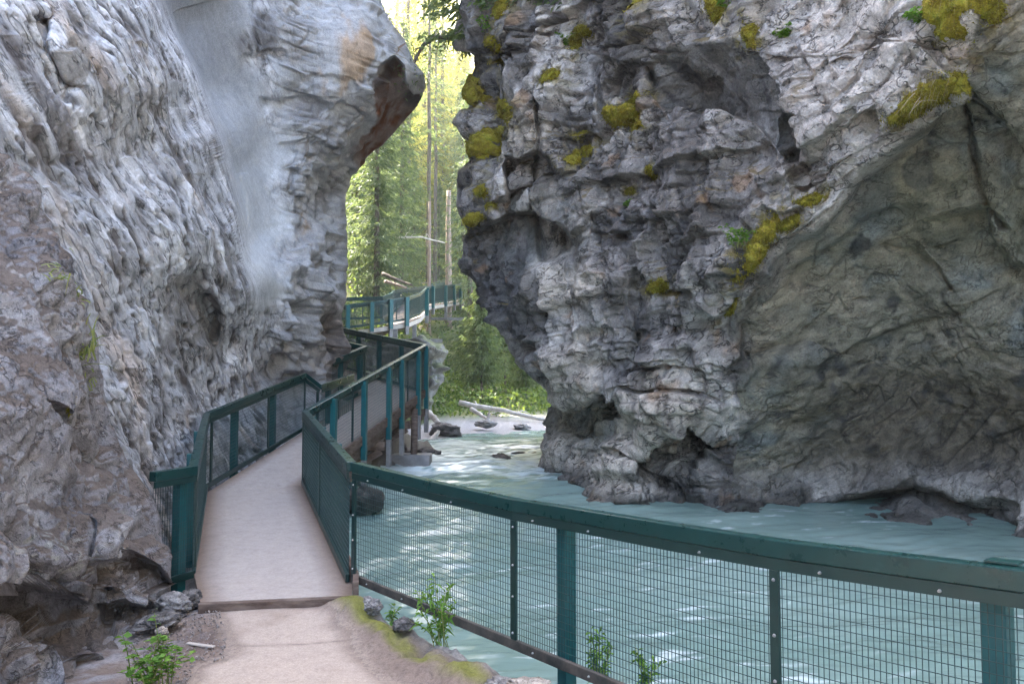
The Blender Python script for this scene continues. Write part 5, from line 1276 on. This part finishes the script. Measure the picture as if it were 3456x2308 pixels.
# moss cushions grown out of the cliff's own surface
M_moss, nt, b = new_mat("golden_green_moss")
co = obj_co(nt); n1 = tex_noise(nt, 5, 6, .7, co); n2 = tex_noise(nt, 60, 4, .7, co)
cA = ramp(nt, n1, [(.3, (.10, .07, .02)), (.42, (.24, .18, .025)), (.57, (.31, .27, .035)), (.75, (.20, .25, .045))])
cB = ramp(nt, n2, [(.3, (.55, .55, .5)), (.7, (1.3, 1.3, 1.25))])
nt.links.new(mixc(nt, 'MULTIPLY', 1.0, cA, cB), b.inputs["Base Color"]); b.inputs["Roughness"].default_value = .95; b.inputs["Specular IOR Level"].default_value = .1
bump(nt, b, n2, 1.0, .02)
M_fuzz = mat_leaf("moss_shoots", (.13, .095, .018), (.36, .33, .05), .25)
def moss(s, label, px, py, rx, ry, ang, thick, seed, fuzz=500):
    _, _, (ci, cj) = on(s, px, py)
    f = np.argmin
    i0, i1 = np.searchsorted(s['py'][:, 0], [py - max(rx, ry) * 1.5, py + max(rx, ry) * 1.5])
    jj = np.where(np.abs(s['px'][ci] - px) < max(rx, ry) * 1.5)[0]; j0, j1 = max(jj.min(), cj - 200), min(jj.max(), cj + 200)
    Pq = s['P'][i0:i1, j0:j1].copy(); nq = s['n'][i0:i1, j0:j1]; X = s['px'][i0:i1, j0:j1]; Yq = s['py'][i0:i1, j0:j1]
    for _ in range(6):
        Pq[1:-1, 1:-1] = (Pq[:-2, 1:-1] + Pq[2:, 1:-1] + Pq[1:-1, :-2] + Pq[1:-1, 2:] + Pq[1:-1, 1:-1]) / 5
    nn = np.zeros_like(nq) + nq.reshape(-1, 3).mean(0); nn = nrm(nn * .6 + nq * .4 + np.array([0, -.1, .15]))
    c_, s_ = math.cos(R(ang)), math.sin(R(ang)); dx, dy = X - px, Yq - py
    rr = np.sqrt(((dx * c_ + dy * s_) / rx) ** 2 + ((-dx * s_ + dy * c_) / ry) ** 2)
    Qf = Pq.astype(np.float32); rr = rr + .62 * fbm(Qf * 5, 3, 700 + seed) + .12 * noise(Qf * 17, 701)
    hgt = .6 * thick * np.sqrt(np.clip(1 - rr ** 2, 0, 1)) * (1 + .5 * fbm(Qf * 8, 3, 702)) - .015
    Pm = Pq + nn * (hgt + .018 * ridged(Qf * 22, 2, 703))[..., None]
    Fq = grid_faces(*X.shape); okf = (rr < 1.0).ravel()[Fq].all(1)
    if okf.sum() < 8: return
    fk = Fq[okf]; lab = np.arange(X.size)           # keep the one largest connected patch
    while True:
        mn = lab[fk].min(1); old = lab.copy()
        for q in range(4): np.minimum.at(lab, fk[:, q], mn)
        lab = lab[lab]
        if (lab == old).all(): break
    fl = lab[fk[:, 0]]; u_, ct = np.unique(fl, return_counts=True); fk = fk[fl == u_[ct.argmax()]]
    V = Pm.reshape(-1, 3); used = np.unique(fk); mp = np.zeros(len(V), int); mp[used] = np.arange(len(used))
    t = empty("moss_cushion", V[used].mean(0).tolist()); tag(t, label, "moss", "moss cushions on the right cliff" if s is right else None)
    o0 = np.array(t.location)
    link("cushion", np_mesh("cushion", V[used] - o0, mp[fk], M_moss, True), t)
    g = np.random.RandomState(900 + seed); ring = np.where((rr < 1.35).ravel())[0]; k = np.concatenate([used[g.randint(0, len(used), fuzz)], ring[g.randint(0, len(ring), fuzz // 2)]]); fuzz = len(k)
    bs = np.where((rr.ravel()[k] < 1)[:, None], V[k], s['P'][i0:i1, j0:j1].reshape(-1, 3)[k]) - o0; d = nrm(nn.reshape(-1, 3)[k] + g.normal(size=(fuzz, 3)) * .5 - np.array([0, 0, .35]))
    Vf, Ff = rhombi(bs, d, nrm(np.cross(d, g.normal(size=d.shape))), g.uniform(.015, .042, fuzz), g.uniform(.004, .008, fuzz), .3)
    link("shoots", np_mesh("shoots", Vf, Ff, M_fuzz, False), t)
for k, a in enumerate(MOSS_R):
    moss(right, a[6], *a[:6], k, 1600 if a[2] > 60 or a[3] > 80 else 600)
# pale roots hanging at the top right
for k, (px, lab) in enumerate([(3300, "pale hanging roots over the largest moss cushion, left bunch"), (3365, "pale hanging roots over the moss at the top right edge, right bunch")]):
    p, n_, _ = on(right, px, -10); blades("hanging_roots", lab, p + n_ * .28, 34, .55, 120 + k, M_dry, tilt=(0, -.1, -1.6), spread=.09, cat="roots", w=.005, sag=.3)
p, n_, _ = on(right, 3120, 300); blades("hanging_roots", "dry grass hanging from the long moss mat on the slanting ledge", p + n_ * .1, 46, .34, 125, M_dry, tilt=(-.5, -.2, -1.0), spread=.15, cat="roots", w=.004, sag=.3)
# moss and plants on the left
for k, (px, py, rx, ry, a_, lab) in enumerate([(190, 800, 14, 60, -35, "yellow moss streak on the crest of the brown rib"), (300, 1290, 14, 50, -25, "golden moss line beside the large grass tuft"), (180, 1345, 10, 34, -25, "thin gold moss streak on the brown rib's face")]):
    moss(near, lab, px, py, rx, ry, a_, .04, 40 + k, 120)

# stones
def stone(name, label, loc, size, seed, mat, tones, group=None, sub=4, cat="rock"):
    bm = bmesh.new(); bmesh.ops.create_icosphere(bm, subdivisions=sub, radius=1.0)
    v = np.array([p.co[:] for p in bm.verts]); f = np.array([[q.index for q in p.verts] for p in bm.faces]); bm.free()
    s = np.array(size); q = (v + seed * 3.7).astype(np.float32)
    r = 1 + .25 * fbm(q * 1.1, 3, 800) + .35 * facet(q * 1.6, 801) + .12 * facet(q * 4.5, 802) + .03 * fbm(q * 9, 3, 803)
    w = v * r[:, None] * s
    n = fbm(q * 2.2, 4, 804)
    c = lerp(np.zeros(v.shape, np.float32) + np.array(tones[0], np.float32), tones[1], sstep(-.15, .3, n))
    o = link(name, np_mesh(name, w, f, mat, True, c)); o.location = loc; o.rotation_euler = (0, 0, seed * 1.3)
    return tag(o, label, cat, group)
pale = ((.22, .20, .19), (.36, .34, .32)); drk = ((.10, .09, .085), (.22, .20, .19)); warm = ((.36, .30, .25), (.50, .43, .37))
for k, (px, py, Y, sz, tn, lab) in enumerate([
    (1700, 2335, 4.62, (.17, .12, .06), pale, "flat cream stone at the bottom edge beside the mossy verge"), (1800, 2330, 4.55, (.15, .12, .06), warm, "smaller cream stone at the bottom edge right of the flat one"), (1362, 2108, 5.75, (.08, .07, .045), drk, "brown stone by the upper end of the moss strip"),
    (1250, 2045, 6.25, (.12, .08, .06), pale, "grey rock under the end of the lower bar beside the deck"), (1195, 2062, 6.2, (.08, .07, .05), pale, "small grey stone at the deck's right front corner"),
    (640, 2030, 6.45, (.13, .1, .09), drk, "dark stone under the front left corner of the deck"), (585, 2035, 6.3, (.15, .1, .07), pale, "grey stone beside the dark one under the deck corner"), (540, 2095, 5.9, (.17, .12, .05), drk, "low dark slab at the gravel edge by the brown rock"),
    (545, 2130, 5.6, (.05, .04, .03), warm, "pebble next to the leafy shrub"), (1225, 1692, 11.9, (.30, .35, .22), ((.04,.037,.033),(.10,.09,.08)), "dark wet boulder in the river just behind the railing corner"),
    (1680, 1558, 17.5, (.55, .35, .16), drk, "low wet rock breaking the rapids"), (1780, 1545, 18.5, (.5, .3, .15), drk, "low wet rock in the rapids near the pillar foot"), (1730, 1535, 19.5, (.4, .3, .13), drk, "farthest low rock in the rapids between the other two"),
    (1440, 1530, 18.6, (.35, .25, .15), drk, "wet rock in the foam beside the boardwalk leg"), (1300, 1560, 17.5, (.7, .6, .5), drk, "dark block under the boardwalk brackets"), (1500, 1455, 24, (.5, .4, .25), drk, "brown stone under the leaning pale log at the water's edge"),
    (1640, 1430, 26, (.35, .25, .12), pale, "pale stone on the gravel bar below the driftwood"), (1760, 1440, 26.5, (.4, .25, .12), pale, "flat pale stone on the gravel bar towards the right cliff")]):
    stone("river_rock" if Y > 8 else "stone", lab, PV(px, py, Y), sz, k + 1, M_rock_n, tn, sub=5 if Y < 9 else 4)
m = MB(); a_ = gp_on(632, 2160); m.bar(a_ + Vector((0, 0, .02)), gp_on(722, 2172) + Vector((0, 0, .02)), .035, .012)
st = m.build("wood_scrap", M_fascia, None, bevel=.003); tag(st, "pale splinter of wood lying on the gravel beside the concrete", "wood scrap")
g = np.random.RandomState(91); n_ = 900; px = g.uniform(430, 760, n_); py = g.uniform(2060, 2300, n_); VV = []; FF = []; oc = np.array([[1, 0, 0], [-1, 0, 0], [0, 1, 0], [0, -1, 0], [0, 0, 1], [0, 0, -1]]); of = np.array([[0, 2, 4], [2, 1, 4], [1, 3, 4], [3, 0, 4], [2, 0, 5], [1, 2, 5], [3, 1, 5], [0, 3, 5]])
for k in range(n_):
    p = gp_on(px[k], py[k])
    if inside(np.array([p.x]), np.array([p.y]), CONC)[0]: continue
    s = g.uniform(.004, .014); VV.append(oc * s * g.uniform(.5, 1.3, 3) @ np.linalg.qr(g.normal(size=(3, 3)))[0] + np.array([p.x, p.y, p.z + .012 + .035 * 0])); FF.append(of + 6 * len(FF))
tag(link("gravel", np_mesh("gravel", np.concatenate(VV), np.concatenate(FF), mat_plain("grey_gravel", (.16, .13, .115), (.34, .29, .265), 40, .9), False)), "loose grey gravel between the brown rock and the concrete", "gravel", kind='stuff')
# ------------------------------------------------------------------ the thin, sunlit air of the gorge
m = MB(); x0, x1, y0, y1, z0, z1 = -85, 95, -16, 175, -3.5, 75
m.box8([(x0, y0, z0), (x1, y0, z0), (x1, y1, z0), (x0, y1, z0), (x0, y0, z1), (x1, y0, z1), (x1, y1, z1), (x0, y1, z1)])
M_haze = bpy.data.materials.new("pale_haze"); M_haze.use_nodes = True
nt = M_haze.node_tree; nt.nodes.clear()
out = nt.nodes.new("ShaderNodeOutputMaterial"); pv = nt.nodes.new("ShaderNodeVolumePrincipled")
pv.inputs["Color"].default_value = (0.93, 0.95, 0.92, 1); pv.inputs["Density"].default_value = 0.0008; pv.inputs["Anisotropy"].default_value = 0.35
nt.links.new(pv.outputs[0], out.inputs["Volume"])
tag(m.build("haze", M_haze), "pale bright air filling the gorge", "haze", kind='stuff')
